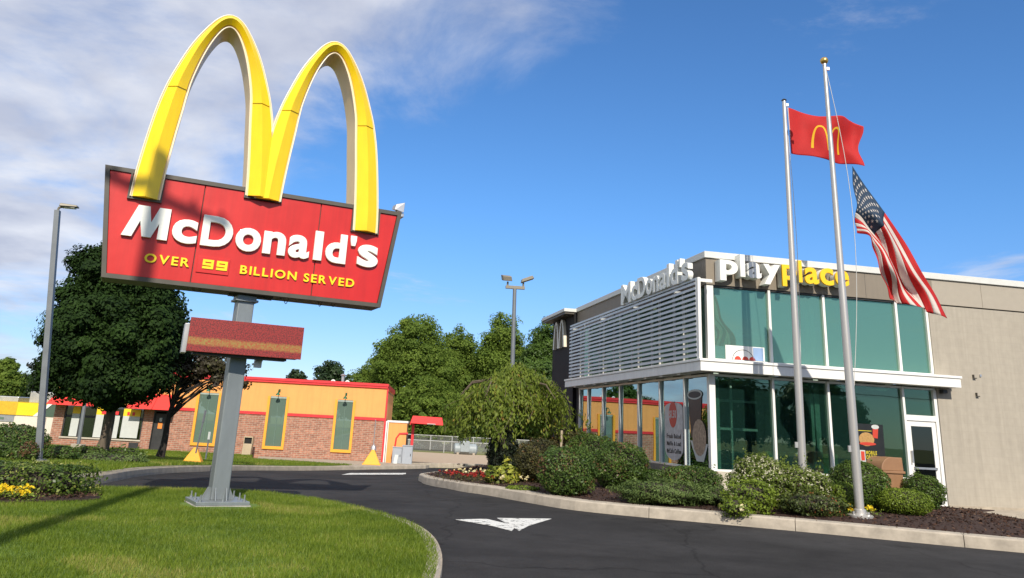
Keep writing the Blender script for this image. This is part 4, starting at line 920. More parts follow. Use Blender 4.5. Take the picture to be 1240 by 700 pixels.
for a, b in WIN:
    fr = MB(); fw = .13
    fr.box(a-.02, a+fw, -.08, .2, zw0+ZO+fw, zw1+ZO); fr.box(b-fw, b+.02, -.08, .2, zw0+ZO+fw, zw1+ZO); fr.box(a-.02, b+.02, -.085, .2, zw0+ZO-.04, zw0+ZO+fw-.002)
    f = fr.build('window', M_oframe, OB); mid = (a+b)/2
    MB().box(a+fw, mid-.025, .05, .07, zw0+ZO+fw, zw1+ZO-.12).build('pane', M_oglass, f); MB().box(mid+.025, b-fw, .05, .07, zw0+ZO+fw, zw1+ZO-.12).build('pane', M_oglass, f)
    MB().box(mid-.024, mid+.024, .03, .09, zw0+ZO+fw, zw1+ZO-.12).build('mullion', mat('green_frame', (.10, .16, .13), .5), f)
    MB().box(a+fw, b-fw, .02, .10, zw1+ZO-.119, zw1+ZO-.01).build('shade_head', mat('shade_head', (.30, .36, .32), .6), f)
    mb = MB(); mb.tube([(mid, 0, zw1+ZO+.35), (mid, -.25, zw1+ZO+.42), (mid, -.42, zw1+ZO+.34), (mid, -.44, zw1+ZO+.22)], .025, 6)
    mb.lathe([(.14, 0), (.12, .06), (.05, .14), (.02, .18)], (mid, -.44, zw1+ZO+.06), 10); mb.box(mid-.06, mid+.06, -.03, -.001, zw1+ZO+.26, zw1+ZO+.44); mb.build('wall_lamp', mat('lamp_green', (.02, .12, .05), .4), OB, smooth=True)
# picture window, door and red awnings
M_in2 = mat('dim_interior', (.05, .04, .03), .8, var=.3)
ob('rear_wall', M_in2, BIG[0], DOOR[1], 4, 4.1, -1.1, 3.2)
f = ob('window_sill', M_sill, BIG[0]-.05, BIG[1]+.05, -.08, .3, -.469, -.39)
for x in np.linspace(BIG[0], BIG[1]-.08, 6): ob('mullion', M_dark, x, x+.08, .04, .14, -.388, 1.45)
xq = np.linspace(BIG[0], BIG[1]-.08, 6)
for i in range(5): ob('window_pane', glassmat('shop_glass', (.35, .4, .38), refl=(.8, .85, .85), base=.10), xq[i]+.08, xq[i+1], .08, .095, -.388, 1.45)
for x0, x1, lo in ((-18.7, -18.25, -.35), (-17.3, -16.85, -.35), (-16.2, -15.9, -.35), (-15.72, -14.62+.0, -.3)): ob('window_sign', M_pwhite, x0, x1-.1 if x1 > -15 else x1, .022, .034, lo, .95)
for x0, x1 in ((-18.7, -18.25), (-17.3, -16.85), (-15.72, -14.72)): ob('window_sign', M_ylow, x0, x1, .020, .036, .952, 1.38)
for x0, x1 in ((-15.5, -15.35), (-15.2, -15.05), (-16.4, -16.0), (-17.0, -16.6)): ob('window_sign', M_ored, x0, x1, .008, .018, 1.0, 1.2)
dr = ob('door', M_dark, DOOR[0]+.06, DOOR[1]-.06, .1, .14, -1.1, 1.2); ob('door_frame', M_black, DOOR[0], DOOR[0]+.058, .02, .2, -1.1, 1.3); ob('door_frame', M_black, DOOR[1]-.058, DOOR[1], .02, .2, -1.1, 1.3); ob('door_frame', M_black, DOOR[0], DOOR[1], .02, .2, 1.301, 1.6)
MB().box(-13.62, -13.36, .085, .099, .32+ZO, .66+ZO).build('door_sign', mat('sign_orange', (.80, .25, .04), .5), dr); MB().box(-13.57, -13.42, .085, .099, .74+ZO, .95+ZO).build('door_sign', M_pwhite, dr); MB().box(-13.12, -13.08, .03, .09, -.2+ZO, 1.0+ZO).build('handle', M_alu, dr)
ob('door_step', M_concd, -14.3, -12.6, -1.2, -.02, -1.3, -1.02); ob('utility_cover', M_dark, -15.1, -14.55, -.05, -.001, -1.0, -.55)
def awning(x0, x1):
    mb = MB(); mb.hexa([(x0, -1.0, 1.42+ZO), (x1, -1.0, 1.42+ZO), (x1, -.001, 1.42+ZO), (x0, -.001, 1.42+ZO), (x0+.25, -.08, 2.32+ZO), (x1-.25, -.08, 2.32+ZO), (x1-.25, -.001, 2.32+ZO), (x0+.25, -.001, 2.32+ZO)]); a = mb.build('awning', mat('awning_red', (.78, .04, .03), .7, var=.06), OB)
    for x in np.arange(x0+.6, x1-.4, .9):
        m2 = MB(); m2.tube([(x, -1.01, 1.44+ZO), (x, -.09, 2.31+ZO)], .03, 5); m2.build('awning_rib', MATS['awning_red'], a)
awning(-19.9, -17.35); awning(-15.3, -12.7); ob('stucco_pier', M_orange, -19.72, -19.2, -.25, -.01, 2.33, 3.39)
# roof vents
mb = MB(); mb.tube([(-2.92, 1.2, 3.3+ZO), (-2.92, 1.2, 4.12+ZO)], .10, 10); mb.lathe([(.16, 0), (.17, .06), (.05, .12)], (-2.92, 1.2, 4.10+ZO), 10); mb.build('roof_vent', M_alu, OB, smooth=True)
for x in (-3.5, -2.6, -9.9):
    mb = MB(); mb.tube([(x-.12+.12*(1-math.cos(t)), 1.0, 3.60+ZO+.18*math.sin(t)) for t in np.linspace(0, math.pi, 9)], .055, 8); mb.build('gooseneck_vent', M_white, OB, smooth=True)
# gas meter and pipe
mb = MB(); mb.tube([(-.53, -.1, -.1+ZO), (-.53, -.1, 1.5+ZO)], .03, 6); mb.build('gas_pipe', M_alu, OB)
mb = MB(); mb.lathe([(.10, 0), (.17, .08), (.17, .34), (.09, .45), (.04, .5)], (-.5, -.25, -.45+ZO), 10); gm = mb.build('gas_meter', M_alu, OB, smooth=True)
# orange lean-to at the right end
ob('lean_to', M_orange, .23, 1.42, .3, 4, -1.1, 1.38); ob('lean_to_coping', M_white, .18, 1.48, .25, 4, 1.382, 1.5); ob('corner_trim', M_white, .22, .28, .24, .298, -1.1, 1.38)
M_guard = mat('guard_yellow', (.84, .36, .012), .6, var=.10)
def guard(label, px, py, Y):
    p = at(px, py, Y); z = float(g(p[0], p[1]))+.13
    t = thing('yellow_guard', label, 'guard', (p[0], p[1], z), R(8), 'yellow pyramid guards along the far kerb')
    mb = MB(); mb.add([(-.52, -.35, 0), (.48, -.35, 0), (.48, .35, 0), (-.52, .35, 0), (-.05, -.08, .80), (.10, -.08, .80), (.10, .06, .80), (-.05, .06, .80)], [(0, 3, 2, 1), (4, 5, 6, 7), (0, 1, 5, 4), (1, 2, 6, 5), (2, 3, 7, 6), (3, 0, 4, 7)]); mb.build('cover', M_guard, t, bevel=.02)
    MB().box(-.54, .50, -.37, .37, -.04, .02).build('rim', M_guard, t)
    return t
guard('yellow pyramid guard on the grass left of the big sign pole', 233, 566, 31.5).scale = (.80, .80, .80)
guard('yellow pyramid guard below the gas meter at the building corner', 450, 562, 47)
def guypost(label, x0, y0, x1, y1, Y, r, m):
    b, t_ = at(x0, y0, Y), at(x1, y1, Y); o = thing('thin_post', label, 'post', tuple(b), 0, 'thin posts beside the first tall window')
    d = t_-b; MB().tube([(0, 0, 0), tuple(d)], r, 6).build('rod', M_lamp, o); MB().tube([tuple(d*.72), tuple(d*1.002)], r*1.5, 6).build('sleeve', m, o); return o
guypost('leaning dark rod rising from the left yellow guard', 237, 549, 249, 497, 29.2, .03, M_lamp); guypost('thin post with pale upper sleeve just left of the sign pole', 249, 556, 254, 523, 29.2, .03, M_pwhite)
tb = thing('trash_bin', 'beige litter bin with dark opening against the brick wall', 'bin', tuple(at(298, 557.5, 48.6)), R(4))
MB().hexa([(-.30, -.25, 0), (.22, -.25, 0), (.22, .2, 0), (-.30, .2, 0), (-.24, -.25, .95), (.28, -.25, .95), (.28, .2, .95), (-.24, .2, .95)]).build('body', mat('bin_beige', (.45, .36, .24), .6), tb, bevel=.02)
mb = MB(); mb.box(-.24, -.20, -.25, .2, .952, 1.3); mb.box(.24, .28, -.25, .2, .952, 1.3); mb.box(-.24, .28, -.25, .2, 1.301, 1.36); mb.build('hood', MATS['bin_beige'], tb); MB().box(-.198, .238, -.15, .19, .953, 1.299).build('opening', M_black, tb)

# drive-through order point
dm = thing('order_canopy', 'small red canopy on a red post over the drive-through lane', 'canopy', (-4.27, 50.3, -1.1), R(2))
mb = MB(); mb.hexa([(-.1, -1.0, 2.50), (1.92, -1.0, 2.46), (1.92, .8, 2.46), (-.1, .8, 2.50), (.0, -.2, 2.95), (1.82, -.2, 2.92), (1.82, .3, 2.92), (.0, .3, 2.95)]); mb.build('canopy_roof', mat('canopy_red', (.80, .05, .04), .5, var=.05), dm, bevel=.02)
MB().box(-.02, .14, -.08, .08, 0, 2.49).build('post', M_ored, dm); MB().box(-.16, .10, -.1, .1, 2.40, 2.49).build('arm', M_ored, dm); MB().box(.95, 1.45, -1.03, -1.001, 2.49, 2.53).build('clearance_sign', M_pwhite, dm)
rc = thing('red_arch_frame', 'red tubular frame with dark speaker columns beside the orange lean-to', 'frame', (-5.15, 50.6, -1.1))
mb = MB(); mb.tube([(-.22, 0, .0), (-.08, 0, 1.55), (.10, 0, 1.82), (.62, 0, 1.86)], .07, 8); mb.build('frame', M_ored, rc, smooth=True)
for x in (.10, .34, .58):
    MB().tube([(x, .1, .9), (x, .1, 1.55)], .05, 8).build('column', M_dark, rc)
MB().box(-.0, .85, .02, .2, 1.56, 1.80).build('header', M_dark, rc, bevel=.02)
def cabinet(label, x, y, w_, d_, h, m, door=True):
    t = thing('utility_cabinet', label, 'cabinet', (x, y, -1.1), R(3), 'grey cabinets beside the order canopy')
    MB().box(0, w_, 0, d_, 0, h).build('body', m, t, bevel=.02); MB().box(-.02, w_+.02, -.03, d_+.02, h+.001, h+.05).build('lid', m, t, bevel=.01)
    if door: MB().box(w_*.08, w_*.92, -.02, -.001, .12, h-.1).build('door', m, t, bevel=.006); MB().box(w_*.8, w_*.86, -.05, -.021, h*.5, h*.62).build('handle', M_dark, t)
M_gcab = mat('cabinet_grey', (.33, .36, .40), .55, var=.06)
cabinet('left grey utility cabinet beside the red frame', -5.30, 49.6, .58, .6, 1.02, M_gcab); cabinet('right grey utility cabinet next to the red post', -4.70, 49.55, .62, .6, 1.14, M_gcab)
wb = thing('white_bollard', 'short white board leaning at the foot of the grey cabinets', 'board', (-5.05, 49.35, -1.0)); MB().hexa([(-.12, 0, 0), (.10, 0, 0), (.10, .05, 0), (-.12, .05, 0), (-.06, .12, .52), (.13, .12, .52), (.13, .16, .52), (-.06, .16, .52)]).build('board', M_pwhite, wb)
# chain link fences
M_fence = mat('galvanised', (.50, .50, .48), .5, metal=.3, var=.05)
M_mesh = bpy.data.materials.new('chain_link'); M_mesh.use_nodes = True; t = M_mesh.node_tree; tr = nd(t, 'ShaderNodeBsdfTransparent'); mx = nd(t, 'ShaderNodeMixShader'); mx.inputs[0].default_value = .16
t.links.new(tr.outputs[0], mx.inputs[1]); t.links.new(t.nodes['Principled BSDF'].outputs[0], mx.inputs[2]); t.nodes['Principled BSDF'].inputs['Base Color'].default_value = (.45, .45, .43, 1); t.links.new(mx.outputs[0], t.nodes['Material Output'].inputs[0])
def fence(label, p, q_, n, h, z=-1.1):
    f = thing('chain_link_fence', label, 'fence', (p[0], p[1], z), 0, 'galvanised fences beyond the gravel'); d = np.array(q_)-np.array(p)
    for k in range(n+1): MB().tube([(*(d*k/n), 0), (*(d*k/n), h+.05)], .045, 6).build('post', M_fence, f)
    MB().tube([(0, 0, h), (*d, h)], .04, 6).build('top_rail', M_fence, f)
    MB().add([(0, 0, .05), (*d, .05), (*d, h), (0, 0, h)], [(0, 1, 2, 3)]).build('mesh', M_mesh, f)
fence('farther taller chain link fence beyond the gravel', (-9, 79), (16, 80), 12, 1.35); fence('nearer lower chain link fence beside the gravel', (-9, 73.5), (14, 74.5), 8, .98)
tk = thing('tank', 'pale grey metal tank with a square box on top beside the gravel', 'tank', (-1.25, 71.5, -1.1), R(6))
M_tank = mat('tank_grey', (.27, .31, .32), .5, var=.1)
mb = MB(); mb.tube([(-1.05, 0, .48), (-.95, 0, .48), (.9, 0, .48), (1.02, 0, .48)], [.30, .48, .48, .30], 14); mb.build('drum', M_tank, tk, smooth=True); MB().box(-.50, .30, -.55, .5, .25, 1.16).build('box', M_tank, tk, bevel=.04)
for x in (-.7, .7): MB().box(x-.1, x+.1, -.4, .4, 0, .2).build('saddle', M_concd, tk)

# far left: yellow topped building, its roof plant, poles
yb0 = at(64, 545, 60)
YB_ = thing('yellow_building', 'low white building with a yellow band along its roofline at the far left', 'building', (yb0[0], 60, -1.1), R(3))
zt = at(40, 488, 60)[2]+1.1; zm = at(40, 503.5, 60)[2]+1.1
M_cw = mat('cream_wall', (.66, .60, .52), .8, var=.05)
MB().box(-22, 0, 0, 9, -.3, zm).build('wall', M_cw, YB_); MB().box(-22, .05, -.08, 9, zm+.002, zt).build('yellow_band', M_ylow, YB_); MB().box(-22, -3.1, -.10, -.081, zm+.002, zt-.01).build('yellow_band', mat('deep_yellow', (.62, .38, .02), .6), YB_)
fw = MB().box(-9, -3.2, -.05, -.001, 1.1, zm-.05).build('window', mat('grey_frame', (.25, .26, .27), .5), YB_); MB().box(-8.7, -3.9, -.07, -.051, 1.25, zm-.2).build('pane', M_oglass, fw)
MB().box(-.95, -.9, -.03, -.001, -.2, zm-.1).build('joint', mat('joint', (.3, .27, .23), .8), YB_)
MB().box(-3.4, -1.5, 2, 4, zt, zt+.85).build('roof_unit', M_alu, YB_, bevel=.05)
MB().box(-7.5, -4.2, 2, 4, zt, zt+.4).build('roof_unit', M_alu, YB_, bevel=.05)
MB().lathe([(.06, 0), (.06, .15), (.30, .22), (.42, .45), (.36, .7), (.15, .84)], (-.65, 2, zt), 12).build('roof_dome', M_white, YB_, smooth=True)
gr = thing('gabled_roof', 'dark green gable with a white rake board behind the brick corner', 'roof', tuple(at(60, 505, 57)), 0)
MB().prism([(-1.0, 0), (1.9, 0), (1.9, 2.1), (1.3, 2.1)], 0, 4).build('gable', mat('roof_green', (.06, .10, .07), .8), gr); MB().prism([(-1.15, 0.0), (-.85, 0), (1.5, 2.25), (1.2, 2.25)], -.06, -.002).build('rake_board', M_white, gr)
b_ = at(10, 483, 80); t_ = at(14, 455, 80); tel = thing('wooden_pole', 'pale leaning pole standing behind the yellow building', 'pole', (b_[0], 80, -1.1)); MB().tube([(0, 0, 0), (t_[0]-b_[0]+.3, 0, t_[2]+1.1)], .14, 6).build('pole', mat('pale_wood', (.45, .38, .30), .8), tel)
b_ = at(40, 483, 80); t_ = at(43, 447, 80); tel = thing('lamp_post', 'distant dark lamp post with two heads behind the yellow building', 'lamp post', (b_[0], 80, -1.1)); dx = t_[0]-b_[0]; hh = t_[2]+1.1
MB().tube([(0, 0, 0), (dx, 0, hh)], .08, 6).build('pole', M_dark, tel)
for s in (-1, 1): MB().hexa([(dx+s*.2, -.2, hh), (dx+s*.9, -.2, hh+.25), (dx+s*.9, .2, hh+.25), (dx+s*.2, .2, hh), (dx+s*.2, -.2, hh+.2), (dx+s*.9, -.2, hh+.5), (dx+s*.9, .2, hh+.5), (dx+s*.2, .2, hh+.2)]).build('lamp_head', M_dark, tel)

# brown litter bin by the front door
M_bin = mat('bin_brown', (.28, .15, .075), .5, var=.12, scale=4, bump=.1)
pb = at(1074, 600, 19.0)
tb2 = thing('trash_bin', 'brown litter bin with a rounded hood beside the front door', 'bin', (pb[0], pb[1], bedz(pb[0], pb[1])-.05), R(14))
MB().hexa([(-.26, -.25, 0), (.24, -.25, 0), (.24, .25, 0), (-.26, .25, 0), (-.28, -.27, .76), (.27, -.27, .76), (.27, .27, .76), (-.28, .27, .76)]).build('body', M_bin, tb2, bevel=.02)
MB().box(-.33, .31, -.30, .30, .762, .82).build('rim', M_bin, tb2, bevel=.012)
arc = [(-.30, .822)]+[(.0+.30*math.cos(t)-.02, .822+.30*math.sin(t)) for t in np.linspace(math.pi*.98, math.pi*.42, 12)]+[(.26, 1.12), (.28, .822)]
MB().prism(arc, -.28, .28).build('hood', M_bin, tb2, bevel=.012)
MB().box(.285, .30, -.18, .18, .86, 1.06).build('flap', M_dark, tb2)

# utility pole at the street, just left of the picture: it throws the shadow across sign and lawn
M_wood = mat('pole_wood', (.16, .12, .09), .85, var=.2, scale=4, stretch=(1, 1, .15))
ux, uy = -3.68, -1.6
up_ = thing('utility_pole', 'wooden utility pole with a crossarm beside the street', 'utility pole', (ux, uy, 0)); MB().tube([(0, 0, -.1), (0, 0, 16.6)], [.19, .13], 10).build('pole', M_wood, up_, smooth=True)
MB().box(-1.35, 1.25, -.16, -.04, 15.97, 16.12).build('crossarm', M_wood, up_)
for x in (-1.2, -.7, .6, 1.1): MB().lathe([(.05, 0), (.07, .06), (.03, .16)], (x, -.1, 16.12), 8).build('insulator', M_dark, up_)

wl = thing('overhead_line', 'two sagging wires on wooden poles across the street behind the viewpoint', 'power line', (-30, -27, 0))
for x in (0, 62, 124): MB().tube([(x, 0, -.1), (x, 0, 9.2)], [.15, .11], 8).build('pole', M_wood, wl, smooth=True); MB().box(x-.05, x+.05, -.9, .9, 8.6, 8.72).build('crossarm', M_wood, wl)
for dy, dz in ((-.7, 8.75), (.7, 8.75), (0, 7.6)):
    for k in range(2): MB().tube([(62*(k+j/12), dy, dz-1.1*4*(j/12)*(1-j/12)) for j in range(13)], .028, 5).build('wire', M_dark, wl)

# ------------------------------------------------------------------ vegetation
def leafquads(c, n, size, aspect=.5, fold=.15, hang=None):
    k = len(c); n = n/np.maximum(np.linalg.norm(n, axis=1, keepdims=True), 1e-6)
    r = rng.normal(size=(k, 3))
    if hang is not None: r = r*.35+np.array([0, 0, -1.])*hang
    d = r-(r*n).sum(1, keepdims=True)*n; d /= np.maximum(np.linalg.norm(d, axis=1, keepdims=True), 1e-6); b = np.cross(n, d)
    s = np.asarray(size)[:, None]
    V = np.stack([c-d*s*.5, c+b*s*aspect*.5+n*s*fold*.5-d*s*.05, c+d*s*.5, c-b*s*aspect*.5+n*s*fold*.5-d*s*.05], 1).reshape(-1, 3)
    return V, np.arange(4*k).reshape(-1, 4)
def unit(k):
    v = rng.normal(size=(k, 3)); return v/np.linalg.norm(v, axis=1, keepdims=True)
def crown_points(ells, nclump, nleaf, rc, inner=.5, up=.35, fill=0):
    "leaf centres, normals and tones in clumps spread through a set of ellipsoids"
    w_ = np.array([e[6] if len(e) > 6 else e[3]*e[4]*e[5] for e in ells], float); w_ /= w_.sum()
    which = rng.choice(len(ells), nclump, p=w_); E_ = np.array([e[:6] for e in ells])[which]
    u_ = unit(nclump); rad = inner+(1-inner)*rng.random(nclump)**.6
    cc = E_[:, :3]+u_*E_[:, 3:6]*rad[:, None]; cr = rc*rng.uniform(.65, 1.3, nclump); cv = rng.random(nclump)
    ci = rng.integers(0, nclump, nleaf); v = unit(nleaf); rr = rng.random(nleaf)**.45
    c = cc[ci]+v*(cr[ci]*rr)[:, None]*np.array([1, 1, .75])
    fl = rng.random(nleaf) < fill
    if fill: fe = np.array([e[:6] for e in ells])[rng.choice(len(ells), nleaf, p=w_)]; fp = fe[:, :3]+unit(nleaf)*fe[:, 3:6]*(.45+.5*rng.random(nleaf))[:, None]; c[fl] = fp[fl]
    n = v*.75+u_[ci]*.7+rng.normal(size=(nleaf, 3))*.40+np.array([0, -.15, up+.1])
    return c, n, np.clip(cv[ci]*.55+rng.random(nleaf)*.45, 0, 1), cc
def tree(name, label, base, ells, nclump, nleaf, leaf, rc, lm, bark, trunk_r, group, trunk_top=None, inner=.5, lean=(0, 0), nlimb=7, aspect=.6, hang=None, fill=0):
    "ells: centre and radii relative to the base"
    t = thing(name, label, 'tree', tuple(base), 0, group)
    c, n, v, cc = crown_points(ells, nclump, nleaf, rc, inner, fill=fill)
    V, q = leafquads(c, n, leaf*rng.uniform(.7, 1.3, nleaf), aspect, hang=hang)
    link('crown', np_mesh('crown', V, q, lm, v), t)
    tt = trunk_top or ells[0][2]
    mb = MB(); k = 8; mb.tube([(lean[0]*i/k+.06*math.sin(i*1.3)*trunk_r*4, lean[1]*i/k, tt*i/k) for i in range(k+1)], [trunk_r*(1.25 if i == 0 else 1-.65*i/k) for i in range(k+1)], 9)
    tr_ = mb.build('trunk', bark, t, smooth=True)
    sel = cc[rng.choice(len(cc), min(nlimb, len(cc)), replace=False)]
    for p in sel:
        f0 = random.uniform(.45, .95); s0 = np.array([lean[0]*f0, lean[1]*f0, tt*f0]); m_ = (s0+p)/2+np.array([0, 0, .06*np.linalg.norm(p-s0)])
        MB().tube([tuple(s0), tuple(m_), tuple(p)], [trunk_r*.34, trunk_r*.22, trunk_r*.07], 6).build('limb', bark, tr_, smooth=True)
    return t
M_bark = mat('bark', (.11, .085, .06), .95, var=.3, scale=5, bump=.8, bscale=18, stretch=(1, 1, .25))
M_barkd = mat('dark_bark', (.03, .024, .02), .95, var=.3, scale=5)
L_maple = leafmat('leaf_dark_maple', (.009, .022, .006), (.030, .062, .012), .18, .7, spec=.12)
L_bg = leafmat('leaf_mid', (.085, .145, .024), (.21, .295, .050), .5, .6, third=(.23, .29, .06), spec=.15)
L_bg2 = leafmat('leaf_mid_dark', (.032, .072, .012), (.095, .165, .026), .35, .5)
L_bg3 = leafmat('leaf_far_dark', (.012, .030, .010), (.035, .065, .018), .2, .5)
L_purple = leafmat('leaf_purple', (.022, .014, .012), (.060, .055, .022), .25, .5, third=(.10, .12, .02))
L_willow = leafmat('leaf_weeping', (.10, .150, .024), (.26, .325, .050), .5, .5, third=(.36, .20, .06), spec=.2)
L_yew = leafmat('leaf_yew', (.032, .066, .012), (.105, .170, .030), .25, .45, third=(.15, .085, .04))
L_box = leafmat('leaf_box', (.032, .065, .010), (.105, .165, .024), .25, .4)
L_hedge = leafmat('leaf_hedge', (.035, .075, .010), (.13, .185, .030), .3, .35, third=(.36, .38, .10))
L_juni = leafmat('leaf_juniper', (.055, .095, .024), (.145, .205, .055), .2, .6)
L_barb = leafmat('leaf_barberry', (.032, .034, .012), (.10, .095, .026), .25, .5, third=(.17, .08, .03))
L_lime = leafmat('leaf_lime', (.10, .155, .016), (.215, .29, .032), .35, .45)
L_spir = leafmat('leaf_spirea', (.085, .125, .020), (.205, .265, .048), .38, .5)
L_hosta = leafmat('leaf_hosta', (.10, .16, .02), (.38, .40, .06), .3, .4, third=(.60, .52, .07))
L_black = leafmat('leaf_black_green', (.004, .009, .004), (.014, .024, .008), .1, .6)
P_white = leafmat('petal_white', (.42, .40, .26), (.70, .68, .50), .3, .6)
P_yel = leafmat('petal_yellow', (.70, .45, .01), (.85, .66, .02), .3, .6)
P_red = leafmat('petal_red', (.20, .01, .012), (.42, .03, .02), .3, .6)
P_cream = leafmat('petal_cream', (.70, .58, .25), (.85, .78, .50), .3, .6)

def gb(px, py, Y):
    p = at(px, py, Y); return np.array([p[0], p[1], float(g(p[0], p[1]))])
# dark maple at the left
mb_ = gb(122, 549, 43.5); cz = at(144, 400, 43.5)-mb_
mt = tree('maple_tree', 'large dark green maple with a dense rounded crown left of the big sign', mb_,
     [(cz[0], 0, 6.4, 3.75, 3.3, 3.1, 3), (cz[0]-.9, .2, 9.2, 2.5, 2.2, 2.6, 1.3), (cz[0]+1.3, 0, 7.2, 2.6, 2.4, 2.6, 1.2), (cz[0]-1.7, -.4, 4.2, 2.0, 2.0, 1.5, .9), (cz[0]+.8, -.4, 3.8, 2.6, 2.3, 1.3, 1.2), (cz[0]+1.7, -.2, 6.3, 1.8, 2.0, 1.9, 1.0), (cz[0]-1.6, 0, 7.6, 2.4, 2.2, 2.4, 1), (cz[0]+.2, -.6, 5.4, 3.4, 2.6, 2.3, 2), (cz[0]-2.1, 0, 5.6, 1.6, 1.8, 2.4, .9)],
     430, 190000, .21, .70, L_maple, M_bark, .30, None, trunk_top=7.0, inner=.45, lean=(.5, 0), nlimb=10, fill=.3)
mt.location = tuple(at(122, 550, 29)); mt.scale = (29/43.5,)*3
# small purple leaved tree
pb_ = gb(194, 552, 44.5)
ot = tree('ornamental_tree', 'small spreading purple leaved tree with dark trunk in front of the brick building', pb_,
     [(1.3, 0, 5.1, 2.8, 1.6, .9, 2), (2.7, 0, 4.5, 1.7, 1.2, .9, 1.2), (.2, .2, 4.3, 1.3, 1.2, 1.1, .7)], 95, 7000, .20, .42, L_purple, M_barkd, .20, None, trunk_top=4.4, inner=.2, lean=(.35, 0), nlimb=26)
ot.location = tuple(at(194, 553, 31)); ot.scale = (31/44.5,)*3
# weeping tree: strands hanging over a dome
wbp = np.array([.85, 23.9, .0]); wbp[2] = bedz(wbp[0], wbp[1])-.05
wt = thing('weeping_tree', 'weeping cherry with an umbrella of hanging leafy branches at the bed corner', 'tree', tuple(wbp))
cs_, ns_, vs_ = [], [], []; mbs = MB()
wcl = [random.uniform(0, 2*math.pi) for _ in range(19)]; wch = {a: random.uniform(-.38, .16) for a in wcl}
for k in range(430):
    tc0 = random.choice(wcl); th = tc0+random.gauss(0, .13); rr = 1.92*math.sqrt(random.uniform(.02, 1)); lobes = 1+.17*math.sin(3*th+1)+.13*math.sin(7*th)+.08*math.sin(13*th)
    rr *= lobes; ztop = 3.12-.23*rr*rr*random.uniform(.8, 1.15)+random.uniform(-.16, .12)+wch[tc0]*min(1, rr/1.2)
    if math.cos(th) < -.3: ztop -= .25*(-math.cos(th))
    ln = random.uniform(.5, 1.7)*(.6+.4*rr/1.92); zend = max(.70+random.uniform(0, .5), ztop-ln)
    n_ = int(random.uniform(28, 46)); tone = random.random()
    pts = []
    for i in range(n_):
        f = i/(n_-1); d_ = rr*(.80+.20*min(1, f*2.2)); z = ztop+.05-(ztop-zend)*f**1.15
        a = th+.10*math.sin(f*3+k)
        p = np.array([d_*math.cos(a), d_*math.sin(a)*.92, z]); pts.append(p)
        cs_.append(p+rng.normal(size=3)*.045); ns_.append(np.array([math.cos(a), math.sin(a), .5])+rng.normal(size=3)*.6); vs_.append(min(1, tone*.5+random.random()*.5))
    if k % 4 == 0: mbs.tube([tuple(p) for p in pts[::5]], .008, 4)
V, q = leafquads(np.array(cs_), np.array(ns_), .125*rng.uniform(.7, 1.3, len(cs_)), .40, hang=1.0)
cr_ = link('crown', np_mesh('crown', V, q, L_willow, np.array(vs_)), wt); o = mbs.build('twigs', M_bark, cr_); o['kind'] = 'stuff'
MB().tube([(0, 0, 0), (-.05, 0, .8), (.06, 0, 1.7), (.0, 0, 2.5)], [.13, .10, .09, .07], 9).build('trunk', M_bark, wt, smooth=True)
for k in range(9):
    a = k*.7; MB().tube([(0, 0, 1.6+.1*k), (.7*math.cos(a), .7*math.sin(a), 2.7), (1.25*math.cos(a), 1.2*math.sin(a), 2.6), (1.6*math.cos(a), 1.5*math.sin(a), 2.2)], [.05, .04, .025, .01], 6).build('limb', M_bark, wt, smooth=True)
MB().tube([(1.45, -.6, -.1), (1.48, -.6, 1.35)], .035, 6).build('stake', mat('stake', (.42, .34, .24), .8), wt)
# trees beyond the lot
def bgtree(label, x, top, wpx, Y, lm, nleaf=26000, low=.12, leaf=.27, cols=None, inner=.25, nm='broadleaf_tree', gaps=1.0):
    nleaf = int(nleaf*1.7); b = gb(x, 540, Y); zt = at(x, top, Y)[2]-b[2]; r = wpx*Y/940/2; H = zt
    el = [(0, 0, H*.50, r*.95, r*.9, H*.36, 2.2), (0, 0, H*.76, r*.62, r*.6, H*.24, 1.2), (-r*.45, 0, H*.60, r*.52, r*.6, H*.22, .9), (r*.48, .3, H*.57, r*.5, r*.6, H*.24, .9), (0, -.5, H*.24, r*.85, r*.7, H*.18, .9)]
    el = [(e[0]+random.uniform(-.12, .12)*r, e[1], e[2]*random.uniform(.96, 1.03), *e[3:]) for e in el]
    return tree(nm, label, b, el, int(230*gaps), int(nleaf*1.15), leaf, H*.062, lm, M_bark, .28, 'broadleaf trees beyond the gravel', trunk_top=H*.7, inner=inner, nlimb=12, fill=.38)
bgtree('tallest light green tree just right of the orange building', 492, 378, 118, 86, L_bg, 40000)
bgtree('light green tree between the tallest one and the central lamp post', 548, 396, 70, 90, L_bg, 22000)
bgtree('tall green tree directly behind the central lamp post', 604, 375, 74, 88, L_bg, 26000)
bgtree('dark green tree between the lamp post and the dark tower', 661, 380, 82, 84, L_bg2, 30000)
bgtree('lower light green tree close to the right end of the orange building', 447, 428, 74, 92, L_bg, 20000)
bgtree('broad low tree under the tallest tree behind the red canopy', 520, 455, 100, 82, L_bg, 24000, leaf=.30)
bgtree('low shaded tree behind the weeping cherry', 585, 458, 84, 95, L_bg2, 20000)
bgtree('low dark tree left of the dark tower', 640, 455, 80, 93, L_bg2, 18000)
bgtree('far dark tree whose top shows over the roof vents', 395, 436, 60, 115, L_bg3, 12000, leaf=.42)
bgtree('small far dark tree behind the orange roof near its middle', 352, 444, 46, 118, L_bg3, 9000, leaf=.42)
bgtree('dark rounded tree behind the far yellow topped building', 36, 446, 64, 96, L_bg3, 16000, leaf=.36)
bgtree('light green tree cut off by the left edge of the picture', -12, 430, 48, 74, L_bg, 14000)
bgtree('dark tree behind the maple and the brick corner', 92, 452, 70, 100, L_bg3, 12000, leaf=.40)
bgtree('dark tree half hidden behind the small purple tree', 235, 428, 90, 80, L_bg2, 16000, leaf=.32)
